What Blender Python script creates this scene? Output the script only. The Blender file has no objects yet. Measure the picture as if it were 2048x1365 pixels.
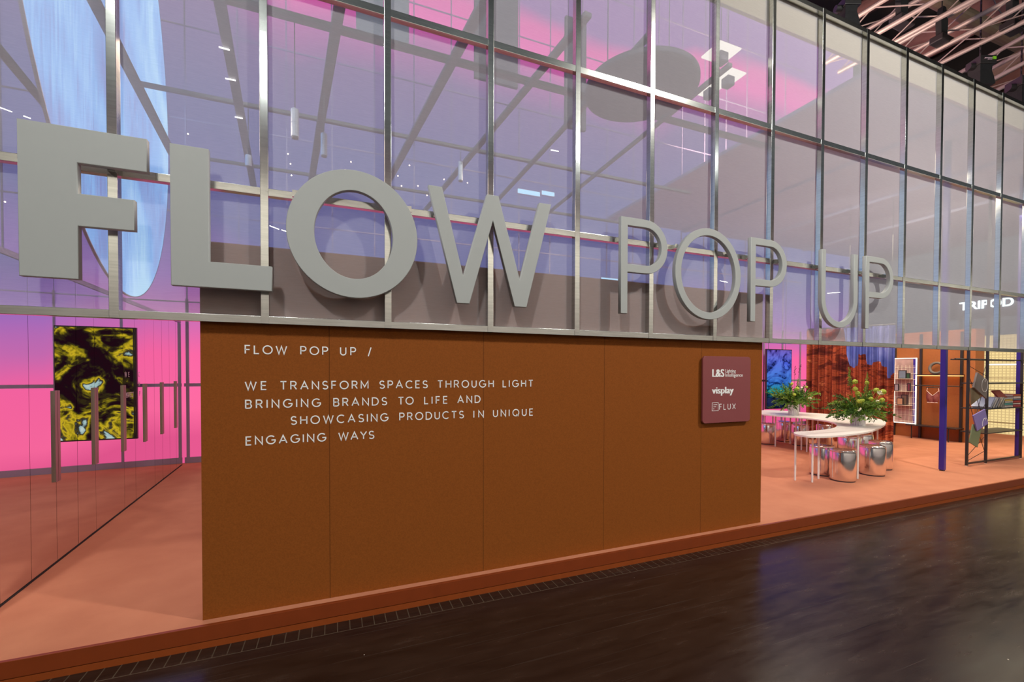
import bpy, bmesh, math, random
from mathutils import Vector, Matrix
import numpy as np

random.seed(7)
S = bpy.context.scene
COL = S.collection

# ------------------------------------------------------------------ camera
F_PX, CX, CY, YAW, PITCH, ROLL, EYE = 875.27, 1024.0, 757.77, 0.38229, -0.01584, 0.00249, 1.75
_fw = Vector((math.sin(YAW) * math.cos(PITCH), math.cos(YAW) * math.cos(PITCH), math.sin(PITCH)))
_r0 = Vector((math.cos(YAW), -math.sin(YAW), 0))
_u0 = _r0.cross(_fw)
RT = math.cos(ROLL) * _r0 + math.sin(ROLL) * _u0
UP = -math.sin(ROLL) * _r0 + math.cos(ROLL) * _u0
cam = bpy.data.cameras.new('camera')
cam.sensor_width = 36.0
cam.lens = F_PX * 36.0 / 2048.0
cam.shift_y = (CY - 682.5) / 2048.0
cam.clip_start, cam.clip_end = 0.05, 200
camo = bpy.data.objects.new('camera', cam)
COL.objects.link(camo)
m = Matrix.Identity(4)
for i in range(3):
    m[i][0], m[i][1], m[i][2] = RT[i], UP[i], -_fw[i]
m[2][3] = EYE
camo.matrix_world = m
S.camera = camo
S.view_settings.view_transform = 'Standard'
S.view_settings.look = 'None'
S.view_settings.exposure = 0.0
S.view_settings.gamma = 1.0


# real-world points measured from the photograph (a ray through a pixel met with a known plane)
def ray(px, py):
    return _fw + RT * ((px - CX) / F_PX) - UP * ((py - CY) / F_PX)


def at_y(px, py, y):
    d = ray(px, py)
    return d * (y / d.y) + Vector((0, 0, EYE))


def at_z(px, py, z):
    d = ray(px, py)
    return d * ((z - EYE) / d.z) + Vector((0, 0, EYE))


def at_x(px, py, x):
    d = ray(px, py)
    return d * (x / d.x) + Vector((0, 0, EYE))


# ------------------------------------------------------------------ world and lights
w = bpy.data.worlds.new('hall_ambient')
S.world = w
w.use_nodes = True
bg = w.node_tree.nodes['Background']
bg.inputs[0].default_value = (0.78, 0.85, 0.92, 1)
bg.inputs[1].default_value = 0.12


def area(name, loc, target, size, power, color, size_y=None):
    l = bpy.data.lights.new(name, 'AREA')
    l.energy = power
    l.color = color
    l.shape = 'RECTANGLE' if size_y else 'SQUARE'
    l.size = size
    if size_y:
        l.size_y = size_y
    o = bpy.data.objects.new(name, l)
    COL.objects.link(o)
    o.location = loc
    d = Vector(target) - Vector(loc)
    o.rotation_euler = d.to_track_quat('-Z', 'Y').to_euler()
    return o


# hall rig above the aisle, then added wash and roof fill lamps
area('hall_key_light', (-2.6, -2.2, 8.2), (1.6, 3.3, 2.2), 0.55, 330, (0.97, 1.0, 0.97))
area('hall_key_light', (6.5, -1.8, 8.4), (7.0, 3.3, 2.0), 0.3, 530, (1.0, 0.97, 0.90))
for lx in (-1.5, 3.0, 7.5, 12.0):
    area('hall_soft_light', (lx, -5.5, 9.0), (lx + .5, 3.3, 1.6), 0.4, 22, (0.95, 0.99, 1.0))
for lx in (-4.0, 5.0, 14.0, 24.0, 34.0):
    area('reflector_wash_light', (lx, -6.2, 6.9), (lx, -8.0, 3.4), 8.0, 230, (1.0, 0.97, 0.88), 0.4)  # unseen lamps added to brighten the reflector wall
area('added_roof_fill', (8.6, 7.4, 6.9), (15.5, 8.0, 12.0), 0.9, 420, (1.0, 0.66, 0.54), 0.9)  # unseen pink lamp added above the canopy to brighten the roof
# stand interior
area('stand_spot', (-1.2, 5.0, 4.3), (-1.3, 4.4, 0.1), 1.0, 38, (1.0, 0.76, 0.55))
area('stand_spot', (7.2, 5.0, 4.8), (7.4, 4.8, 0.1), 2.0, 85, (1.0, 0.86, 0.66), 1.6)
area('stand_spot', (9.0, 5.6, 4.9), (10.8, 6.5, 1.2), 1.0, 105, (1.0, 0.86, 0.72), 1.0)
area('stand_spot', (11.2, 5.6, 4.8), (13.4, 6.0, 0.9), 1.6, 135, (1.0, 0.88, 0.62), 1.6)
area('stand_spot', (13.0, 4.4, 4.8), (13.2, 4.8, 0.1), 1.6, 115, (1.0, 0.88, 0.60), 1.6)
area('stand_spot', (3.0, 6.8, 4.8), (3.0, 6.9, 0.1), 2.0, 60, (1.0, 0.76, 0.62), 1.6)


# ------------------------------------------------------------------ materials
def mat(name):
    m = bpy.data.materials.new(name)
    m.use_nodes = True
    return m, m.node_tree.nodes, m.node_tree.links


def pbr(name, col, rough=0.5, metal=0.0, noise=0.0, nscale=40.0, bump=0.0, stretch=None, spec=0.5, coat=0.0):
    m, N, L = mat(name)
    b = N['Principled BSDF']
    b.inputs['Base Color'].default_value = (*col, 1)
    b.inputs['Roughness'].default_value = rough
    b.inputs['Metallic'].default_value = metal
    b.inputs['Specular IOR Level'].default_value = spec
    b.inputs['Coat Weight'].default_value = coat
    if noise or bump:
        tc = N.new('ShaderNodeTexCoord')
        mp = N.new('ShaderNodeMapping')
        if stretch:
            mp.inputs['Scale'].default_value = stretch
        L.new(tc.outputs['Object'], mp.inputs['Vector'])
        nz = N.new('ShaderNodeTexNoise')
        nz.inputs['Scale'].default_value = nscale
        nz.inputs['Detail'].default_value = 5
        L.new(mp.outputs[0], nz.inputs['Vector'])
        if noise:
            cr = N.new('ShaderNodeValToRGB')
            cr.color_ramp.elements[0].position = 0.3
            cr.color_ramp.elements[1].position = 0.7
            cr.color_ramp.elements[0].color = (*[c * (1 - noise) for c in col], 1)
            cr.color_ramp.elements[1].color = (*[min(1, c * (1 + noise)) for c in col], 1)
            L.new(nz.outputs['Fac'], cr.inputs[0])
            L.new(cr.outputs[0], b.inputs['Base Color'])
        if bump:
            bp = N.new('ShaderNodeBump')
            bp.inputs['Strength'].default_value = bump
            bp.inputs['Distance'].default_value = 0.01
            L.new(nz.outputs['Fac'], bp.inputs['Height'])
            L.new(bp.outputs[0], b.inputs['Normal'])
    return m


def emit(name, col, strength=1.0):
    m, N, L = mat(name)
    N.remove(N['Principled BSDF'])
    e = N.new('ShaderNodeEmission')
    e.inputs[0].default_value = (*col, 1)
    e.inputs[1].default_value = strength
    L.new(e.outputs[0], N['Material Output'].inputs[0])
    return m


def ramp(N, stops, interp='LINEAR'):
    cr = N.new('ShaderNodeValToRGB')
    cr.color_ramp.interpolation = interp
    e = cr.color_ramp.elements
    while len(e) < len(stops):
        e.new(0.5)
    for k, (p, c) in enumerate(stops):
        e[k].position = p
        e[k].color = (*c, 1) if len(c) == 3 else c
    return cr


def mth(N, L, op, a, b=None, clamp=False):
    n = N.new('ShaderNodeMath')
    n.operation = op
    n.use_clamp = clamp
    for k, v in enumerate((a, b)):
        if v is None:
            continue
        if isinstance(v, (int, float)):
            n.inputs[k].default_value = v
        else:
            L.new(v, n.inputs[k])
    return n.outputs[0]


M = {}
M['alu'] = pbr('brushed_aluminium', (0.60, 0.61, 0.57), 0.15, 1.0, noise=0.10, nscale=6, stretch=(1, 1, 14))
M['alu_rail'] = pbr('brushed_aluminium_rail', (0.60, 0.61, 0.57), 0.17, 1.0, noise=0.10, nscale=6, stretch=(1, 14, 14))
M['white_paint'] = pbr('matt_white_lacquer', (0.40, 0.41, 0.395), 0.55)
M['print_white'] = pbr('white_print', (0.92, 0.91, 0.88), 0.6)
M['print_grey'] = pbr('grey_print', (0.62, 0.5, 0.56), 0.6)
M['dark_gap'] = pbr('dark_gap', (0.02, 0.018, 0.016), 0.8)
M['black_metal'] = pbr('black_powder_coat', (0.022, 0.02, 0.02), 0.38)
M['black_cloth'] = pbr('black_cloth', (0.008, 0.008, 0.009), 0.9, noise=0.3, nscale=20)
M['blue_paint'] = pbr('ultramarine_lacquer', (0.035, 0.02, 0.24), 0.28)
M['terracotta'] = pbr('terracotta_board', (0.22, 0.040, 0.009), 0.35, noise=0.05, nscale=8, spec=0.25)
M['terracotta_low'] = pbr('terracotta_kick', (0.27, 0.055, 0.010), 0.5, noise=0.05, nscale=8, spec=0.2)
M['plaque'] = pbr('mauve_plaque', (0.25, 0.060, 0.062), 0.35)
M['orange_wall'] = pbr('orange_board', (0.33, 0.098, 0.020), 0.6, noise=0.06, nscale=30)
M['table_white'] = pbr('white_table_lacquer', (0.82, 0.76, 0.70), 0.35)
M['vase'] = pbr('pale_ribbed_ceramic', (0.66, 0.60, 0.58), 0.45)
M['chrome'] = pbr('silver_foil_fabric', (0.86, 0.80, 0.78), 0.14, 1.0, bump=0.10, nscale=9, stretch=(1, 1, .35))
M['sole'] = pbr('stool_sole', (0.08, 0.05, 0.05), 0.6)
M['leaf'] = pbr('leaf_green', (0.15, 0.27, 0.022), 0.6, noise=0.55, nscale=9)
M['leaf_dark'] = pbr('fern_green', (0.055, 0.15, 0.015), 0.6, noise=0.5, nscale=9)
M['lime'] = pbr('lime_bloom', (0.42, 0.50, 0.05), 0.7, noise=0.3, nscale=90, bump=0.5)
M['cream_bloom'] = pbr('cream_bloom', (0.85, 0.80, 0.62), 0.6)
M['seed'] = pbr('dark_seed_stem', (0.11, 0.03, 0.03), 0.7)
M['valance'] = pbr('cream_valance', (0.40, 0.33, 0.20), 0.8)
M['canopy'] = pbr('stretched_canopy_fabric', (0.38, 0.40, 0.54), 0.9)
M['steel'] = pbr('painted_steel', (0.25, 0.20, 0.19), 0.55, noise=0.25, nscale=5)
M['truss'] = pbr('truss_aluminium', (0.30, 0.25, 0.23), 0.45, 0.15)
M['duct'] = pbr('salmon_roof_shell', (0.56, 0.30, 0.24), 0.55, noise=0.10, nscale=2)
M['grey_beam'] = pbr('grey_rig_beam', (0.13, 0.13, 0.15), 0.6)
M['lamp_white'] = pbr('white_lamp_can', (0.62, 0.74, 0.86), 0.4)
M['led'] = emit('led_white', (1.0, 0.90, 0.74), 2.6)
M['led_dim'] = emit('led_tube', (1.0, 0.97, 0.92), 6.0)
M['bulb'] = emit('warm_bulb', (1.0, 0.78, 0.55), 14.0)
M['sign_light'] = emit('sign_face', (0.80, 1.0, 1.0), 2.6)
M['green_label'] = pbr('lime_label', (0.25, 0.65, 0.02), 0.5)
M['bra'] = pbr('dusty_pink_fabric', (0.40, 0.12, 0.11), 0.8, noise=0.15, nscale=60)
M['bra_trim'] = pbr('pale_trim', (0.85, 0.66, 0.58), 0.8)
M['ring'] = pbr('taupe_foam', (0.13, 0.105, 0.09), 0.7)
M['cream'] = pbr('cream_wire', (0.85, 0.74, 0.60), 0.5)
M['mirror_image'] = pbr('pink_taupe_mirror_image', (0.42, 0.27, 0.24), 0.7, noise=0.2, nscale=6)  # backing tone of the reflection built into the lit mirror
M['page'] = pbr('page_edges', (0.78, 0.70, 0.58), 0.7)
M['alu_handle'] = pbr('satin_handle', (0.36, 0.32, 0.25), 0.4, 0.7)
M['seam_profile'] = pbr('lilac_seam_profile', (0.42, 0.38, 0.60), 0.6)
M['reflector_board'] = pbr('pale_reflector_board', (0.80, 0.77, 0.70), 0.8)  # for the unseen wall added as a reflector
M['purple_frame'] = pbr('lilac_grey_profile', (0.35, 0.30, 0.42), 0.4, 0.4)


def m_scrim():
    m, N, L = mat('white_mesh_scrim')
    N.remove(N['Principled BSDF'])
    tr = N.new('ShaderNodeBsdfTransparent')
    df = N.new('ShaderNodeBsdfDiffuse')
    tl = N.new('ShaderNodeBsdfTranslucent')
    df.inputs[0].default_value = (0.61, 0.595, 0.62, 1)
    tl.inputs[0].default_value = (0.34, 0.34, 0.40, 1)
    mx = N.new('ShaderNodeMixShader')
    mx.inputs[0].default_value = 0.22
    L.new(df.outputs[0], mx.inputs[1])
    L.new(tl.outputs[0], mx.inputs[2])
    tc = N.new('ShaderNodeTexCoord')
    mp = N.new('ShaderNodeMapping')
    mp.inputs['Scale'].default_value = (14, 1, 420)
    L.new(tc.outputs['Object'], mp.inputs[0])
    nz = N.new('ShaderNodeTexNoise')
    nz.inputs['Scale'].default_value = 1.0
    L.new(mp.outputs[0], nz.inputs['Vector'])
    # woven threads have thickness: the open share falls as the ray gets more grazing
    g = N.new('ShaderNodeNewGeometry')
    dt = N.new('ShaderNodeVectorMath')
    dt.operation = 'DOT_PRODUCT'
    L.new(g.outputs['Normal'], dt.inputs[0])
    L.new(g.outputs['Incoming'], dt.inputs[1])
    cs = mth(N, L, 'MAXIMUM', mth(N, L, 'ABSOLUTE', dt.outputs['Value']), 0.08)
    op = mth(N, L, 'POWER', mth(N, L, 'SUBTRACT', 0.63, mth(N, L, 'MULTIPLY', nz.outputs['Fac'], 0.09)), mth(N, L, 'POWER', cs, -0.4))
    f = mth(N, L, 'SUBTRACT', 1.0, op)
    m2 = N.new('ShaderNodeMixShader')
    L.new(f, m2.inputs[0])
    L.new(tr.outputs[0], m2.inputs[1])
    L.new(mx.outputs[0], m2.inputs[2])
    L.new(m2.outputs[0], N['Material Output'].inputs[0])
    return m


M['scrim'] = m_scrim()


def m_backlit():
    # backlit fabric wall: LED rows at floor and top are pink, the middle rows violet-blue
    m, N, L = mat('backlit_fabric_wall')
    N.remove(N['Principled BSDF'])
    g = N.new('ShaderNodeNewGeometry')
    sx = N.new('ShaderNodeSeparateXYZ')
    L.new(g.outputs['Position'], sx.inputs[0])
    nz = N.new('ShaderNodeTexNoise')
    nz.inputs['Scale'].default_value = 0.35
    L.new(g.outputs['Position'], nz.inputs['Vector'])
    zz = mth(N, L, 'ADD', sx.outputs['Z'], mth(N, L, 'MULTIPLY', mth(N, L, 'SUBTRACT', nz.outputs['Fac'], 0.5), 1.2))
    # the violet rows start higher towards the left corner and the right end
    xa = mth(N, L, 'ABSOLUTE', mth(N, L, 'SUBTRACT', sx.outputs['X'], 3.5))
    xo = mth(N, L, 'MULTIPLY', mth(N, L, 'SUBTRACT', xa, 4.2, False), 0.55)
    xo = mth(N, L, 'MINIMUM', mth(N, L, 'MAXIMUM', xo, 0.0), 0.7)
    zz = mth(N, L, 'SUBTRACT', zz, xo)
    t = mth(N, L, 'DIVIDE', zz, 10.0, True)
    cr = ramp(N, [(0.0, (0.80, 0.10, 0.28)), (0.05, (1.0, 0.15, 0.36)), (0.135, (0.98, 0.14, 0.38)), (0.19, (0.60, 0.16, 0.46)),
                  (0.26, (0.34, 0.17, 0.55)), (0.38, (0.135, 0.15, 0.41)), (0.60, (0.15, 0.155, 0.39)), (0.76, (0.23, 0.15, 0.37)),
                  (0.85, (0.55, 0.14, 0.46)), (0.90, (1.0, 0.13, 0.55)), (0.96, (0.9, 0.14, 0.5)), (1.0, (0.34, 0.17, 0.46))])
    L.new(t, cr.inputs[0])
    e = N.new('ShaderNodeEmission')
    L.new(cr.outputs[0], e.inputs[0])
    L.new(e.outputs[0], N['Material Output'].inputs[0])
    return m


M['backlit'] = m_backlit()


def m_mdf():
    m, N, L = mat('brown_fibreboard')
    b = N['Principled BSDF']
    tc = N.new('ShaderNodeTexCoord')
    nz = N.new('ShaderNodeTexNoise')
    nz.inputs['Scale'].default_value = 130
    nz.inputs['Detail'].default_value = 8
    L.new(tc.outputs['Object'], nz.inputs['Vector'])
    cr = ramp(N, [(0.30, (0.225, 0.061, 0.0085)), (0.70, (0.285, 0.080, 0.0115))])
    L.new(nz.outputs['Fac'], cr.inputs[0])
    sx = N.new('ShaderNodeSeparateXYZ')
    L.new(tc.outputs['Object'], sx.inputs[0])
    # panel joints every 1.14 m
    fr = mth(N, L, 'FRACT', mth(N, L, 'DIVIDE', mth(N, L, 'ADD', sx.outputs['X'], 10 * 1.139 + 0.046), 1.139))
    jn = mth(N, L, 'LESS_THAN', mth(N, L, 'ABSOLUTE', mth(N, L, 'SUBTRACT', fr, 0.0016)), 0.0016)
    mx = N.new('ShaderNodeMix')
    mx.data_type = 'RGBA'
    L.new(jn, mx.inputs[0])
    L.new(cr.outputs[0], mx.inputs[6])
    mx.inputs[7].default_value = (0.09, 0.025, 0.004, 1)
    L.new(mx.outputs[2], b.inputs['Base Color'])
    b.inputs['Roughness'].default_value = 0.75
    b.inputs['Specular IOR Level'].default_value = 0.15
    bp = N.new('ShaderNodeBump')
    bp.inputs['Strength'].default_value = 0.12
    bp.inputs['Distance'].default_value = 0.002
    L.new(nz.outputs['Fac'], bp.inputs['Height'])
    L.new(bp.outputs[0], b.inputs['Normal'])
    return m


M['mdf'] = m_mdf()


def m_carpet():
    m, N, L = mat('salmon_carpet')
    b = N['Principled BSDF']
    tc = N.new('ShaderNodeTexCoord')
    nz = N.new('ShaderNodeTexNoise')
    nz.inputs['Scale'].default_value = 3.0
    nz.inputs['Detail'].default_value = 8
    L.new(tc.outputs['Object'], nz.inputs['Vector'])
    cr = ramp(N, [(0.3, (0.50, 0.19, 0.105)), (0.7, (0.57, 0.23, 0.128))])
    L.new(nz.outputs['Fac'], cr.inputs[0])
    L.new(cr.outputs[0], b.inputs['Base Color'])
    b.inputs['Roughness'].default_value = 0.95
    b.inputs['Specular IOR Level'].default_value = 0.15
    n2 = N.new('ShaderNodeTexNoise')
    n2.inputs['Scale'].default_value = 400
    L.new(tc.outputs['Object'], n2.inputs['Vector'])
    bp = N.new('ShaderNodeBump')
    bp.inputs['Strength'].default_value = 0.25
    bp.inputs['Distance'].default_value = 0.003
    L.new(n2.outputs['Fac'], bp.inputs['Height'])
    L.new(bp.outputs[0], b.inputs['Normal'])
    return m


M['carpet'] = m_carpet()


def m_hallfloor():
    m, N, L = mat('worn_dark_block_floor')
    b = N['Principled BSDF']
    tc = N.new('ShaderNodeTexCoord')
    sx = N.new('ShaderNodeSeparateXYZ')
    L.new(tc.outputs['Object'], sx.inputs[0])
    mp = N.new('ShaderNodeMapping')
    mp.inputs['Rotation'].default_value = (0, 0, math.radians(3))
    mp.inputs['Scale'].default_value = (0.45, 2.2, 1)
    L.new(tc.outputs['Object'], mp.inputs[0])
    nz = N.new('ShaderNodeTexNoise')
    nz.inputs['Scale'].default_value = 5
    nz.inputs['Detail'].default_value = 10
    nz.inputs['Roughness'].default_value = 0.68
    L.new(mp.outputs[0], nz.inputs['Vector'])
    cr = ramp(N, [(0.32, (0.014, 0.007, 0.005)), (0.62, (0.030, 0.016, 0.011)), (0.8, (0.052, 0.034, 0.026))])
    L.new(nz.outputs['Fac'], cr.inputs[0])
    # block joints
    bk = N.new('ShaderNodeTexBrick')
    bk.inputs['Scale'].default_value = 1.0
    bk.inputs['Brick Width'].default_value = 0.62
    bk.inputs['Row Height'].default_value = 0.31
    bk.inputs['Mortar Size'].default_value = 0.007
    L.new(tc.outputs['Object'], bk.inputs['Vector'])
    n3 = N.new('ShaderNodeTexNoise')
    n3.inputs['Scale'].default_value = 0.7
    L.new(tc.outputs['Object'], n3.inputs['Vector'])
    wsh = mth(N, L, 'MULTIPLY', mth(N, L, 'SUBTRACT', sx.outputs['X'], 5.5), 0.045)
    wear = mth(N, L, 'MULTIPLY', bk.outputs['Fac'], mth(N, L, 'MINIMUM', mth(N, L, 'MAXIMUM', ramp_fac(N, L, mth(N, L, 'ADD', n3.outputs['Fac'], wsh), 0.45, 0.68), 0.0), 1.0))
    # thin scratches
    mp2 = N.new('ShaderNodeMapping')
    mp2.inputs['Rotation'].default_value = (0, 0, math.radians(-14))
    mp2.inputs['Scale'].default_value = (0.5, 75, 1)
    L.new(tc.outputs['Object'], mp2.inputs[0])
    n4 = N.new('ShaderNodeTexNoise')
    n4.inputs['Scale'].default_value = 1.2
    n4.inputs['Detail'].default_value = 3
    L.new(mp2.outputs[0], n4.inputs['Vector'])
    scr = ramp_fac(N, L, n4.outputs['Fac'], 0.62, 0.72)
    # border strip of narrow blocks along the stand
    inb = mth(N, L, 'GREATER_THAN', sx.outputs['Y'], 3.13)
    fr = mth(N, L, 'FRACT', mth(N, L, 'MULTIPLY', sx.outputs['X'], 12.6))
    jt = mth(N, L, 'MULTIPLY', mth(N, L, 'LESS_THAN', fr, 0.075), inb)
    edge = mth(N, L, 'LESS_THAN', mth(N, L, 'ABSOLUTE', mth(N, L, 'SUBTRACT', sx.outputs['Y'], 3.13)), 0.003)
    lines = mth(N, L, 'MAXIMUM', jt, edge)
    # specks of litter
    vo = N.new('ShaderNodeTexVoronoi')
    vo.inputs['Scale'].default_value = 5.5
    L.new(tc.outputs['Object'], vo.inputs['Vector'])
    sp = mth(N, L, 'LESS_THAN', vo.outputs['Distance'], 0.022)
    sg = N.new('ShaderNodeSeparateColor')
    L.new(vo.outputs['Color'], sg.inputs[0])
    sp = mth(N, L, 'MULTIPLY', sp, mth(N, L, 'GREATER_THAN', sg.outputs[0], 0.72))

    def mixc(fac, a, colr):
        x = N.new('ShaderNodeMix')
        x.data_type = 'RGBA'
        L.new(fac, x.inputs[0])
        L.new(a, x.inputs[6])
        x.inputs[7].default_value = (*colr, 1)
        return x.outputs[2]
    c = mixc(mth(N, L, 'MULTIPLY', scr, 0.5), cr.outputs[0], (0.07, 0.055, 0.045))
    c = mixc(wear, c, (0.003, 0.002, 0.002))
    c = mixc(lines, c, (0.085, 0.065, 0.045))
    c = mixc(sp, c, (0.55, 0.5, 0.42))
    L.new(c, b.inputs['Base Color'])
    rr = mth(N, L, 'MULTIPLY_ADD', nz.outputs['Fac'], 0.34)
    rr.node.inputs[2].default_value = 0.06
    L.new(rr, b.inputs['Roughness'])
    b.inputs['Specular IOR Level'].default_value = 0.36
    bp = N.new('ShaderNodeBump')
    bp.inputs['Strength'].default_value = 0.22
    bp.inputs['Distance'].default_value = 0.003
    h = mth(N, L, 'SUBTRACT', nz.outputs['Fac'], mth(N, L, 'MULTIPLY', wear, 2.5))
    L.new(h, bp.inputs['Height'])
    L.new(bp.outputs[0], b.inputs['Normal'])
    return m


def ramp_fac(N, L, src, lo, hi):
    r = N.new('ShaderNodeMapRange')
    r.inputs['From Min'].default_value = lo
    r.inputs['From Max'].default_value = hi
    L.new(src, r.inputs[0])
    return r.outputs[0]


M['hall_floor'] = m_hallfloor()


def m_mirror():
    m, N, L = mat('mirror_glass')
    b = N['Principled BSDF']
    b.inputs['Base Color'].default_value = (0.90, 0.86, 0.90, 1)
    b.inputs['Metallic'].default_value = 1.0
    b.inputs['Roughness'].default_value = 0.015
    return m


M['mirror'] = m_mirror()


def m_abstract(name, kind):
    m, N, L = mat(name)
    N.remove(N['Principled BSDF'])
    uv = N.new('ShaderNodeUVMap')
    mp = N.new('ShaderNodeMapping')
    mp.inputs['Scale'].default_value = (1.0, 1.75, 1) if kind == 'gold' else (0.9, 1.6, 1)
    L.new(uv.outputs[0], mp.inputs[0])
    n1 = N.new('ShaderNodeTexNoise')
    n1.inputs['Scale'].default_value = 1.5 if kind == 'gold' else 1.1
    n1.inputs['Detail'].default_value = 3
    n1.inputs['Distortion'].default_value = 2.2 if kind == 'gold' else 1.8
    L.new(mp.outputs[0], n1.inputs['Vector'])
    sx = N.new('ShaderNodeSeparateXYZ')
    L.new(uv.outputs[0], sx.inputs[0])
    n2 = N.new('ShaderNodeTexNoise')
    n2.inputs['Scale'].default_value = 5 if kind == 'gold' else 3
    n2.inputs['Detail'].default_value = 8
    n2.inputs['Distortion'].default_value = 2.5
    L.new(mp.outputs[0], n2.inputs['Vector'])
    f = mth(N, L, 'ADD', n1.outputs['Fac'], mth(N, L, 'MULTIPLY', mth(N, L, 'SUBTRACT', n2.outputs['Fac'], 0.5), 0.22))
    if kind == 'gold':
        # more gold towards the foot and a pale band on the top edge
        v = sx.outputs['Y']
        f = mth(N, L, 'ADD', f, mth(N, L, 'MULTIPLY', mth(N, L, 'SUBTRACT', 0.45, v), 0.16))
        f = mth(N, L, 'ADD', f, mth(N, L, 'MULTIPLY', ramp_fac(N, L, v, 0.90, 0.98), 0.16))
        f = mth(N, L, 'ADD', f, 0.030)
        cr = ramp(N, [(0.0, (0.03, 0.0, 0.006)), (0.44, (0.014, 0.004, 0.008)), (0.50, (0.04, 0.03, 0.008)), (0.545, (0.28, 0.23, 0.01)), (0.59, (0.70, 0.52, 0.02)),
                      (0.63, (0.10, 0.08, 0.02)), (0.66, (0.02, 0.02, 0.025)), (0.69, (0.40, 0.60, 0.58)), (0.78, (0.75, 0.85, 0.72))])
        L.new(f, cr.inputs[0])
        col = cr.outputs[0]
        st = 0.9
    else:
        v = sx.outputs['Y']
        c1 = ramp(N, [(0.0, (0.01, 0.015, 0.05)), (0.16, (0.02, 0.03, 0.10)), (0.30, (0.005, 0.30, 0.26)), (0.45, (0.06, 0.25, 0.80)), (0.8, (0.13, 0.20, 0.85)), (1.0, (0.20, 0.14, 0.62))])
        L.new(v, c1.inputs[0])
        cr = ramp(N, [(0.40, (1, 1, 1)), (0.47, (0.5, 0.45, 0.6)), (0.50, (0.03, 0.03, 0.06)), (0.535, (0.6, 0.6, 0.9)), (0.60, (1, 1, 1)), (0.68, (0.10, 0.10, 0.18))])
        L.new(f, cr.inputs[0])
        x = N.new('ShaderNodeMix')
        x.data_type = 'RGBA'
        x.blend_type = 'MULTIPLY'
        x.inputs[0].default_value = 1.0
        L.new(c1.outputs[0], x.inputs[6])
        L.new(cr.outputs[0], x.inputs[7])
        col = x.outputs[2]
        st = 0.85
    e = N.new('ShaderNodeEmission')
    L.new(col, e.inputs[0])
    e.inputs[1].default_value = st
    L.new(e.outputs[0], N['Material Output'].inputs[0])
    return m


M['art_gold'] = m_abstract('gold_black_screen_image', 'gold')
M['art_blue'] = m_abstract('blue_violet_screen_image', 'blue')


def m_disc():
    m, N, L = mat('pale_blue_lit_disc')
    N.remove(N['Principled BSDF'])
    uv = N.new('ShaderNodeUVMap')
    mp = N.new('ShaderNodeMapping')
    mp.inputs['Rotation'].default_value = (0, 0, 0.25)
    mp.inputs['Scale'].default_value = (60, 5, 1)
    L.new(uv.outputs[0], mp.inputs[0])
    n1 = N.new('ShaderNodeTexNoise')
    n1.inputs['Scale'].default_value = 2
    n1.inputs['Detail'].default_value = 6
    n1.inputs['Distortion'].default_value = 0.6
    L.new(mp.outputs[0], n1.inputs['Vector'])
    n2 = N.new('ShaderNodeTexNoise')
    n2.inputs['Scale'].default_value = 2.6
    n2.inputs['Distortion'].default_value = 0.8
    L.new(uv.outputs[0], n2.inputs['Vector'])
    f = mth(N, L, 'ADD', mth(N, L, 'MULTIPLY', n1.outputs['Fac'], 0.3), mth(N, L, 'MULTIPLY', n2.outputs['Fac'], 0.7))
    cr = ramp(N, [(0.36, (0.22, 0.28, 0.62)), (0.48, (0.24, 0.48, 0.92)), (0.64, (0.46, 0.74, 1.0))])
    L.new(f, cr.inputs[0])
    e = N.new('ShaderNodeEmission')
    L.new(cr.outputs[0], e.inputs[0])
    e.inputs[1].default_value = 1.35
    L.new(e.outputs[0], N['Material Output'].inputs[0])
    return m


M['disc'] = m_disc()


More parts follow.
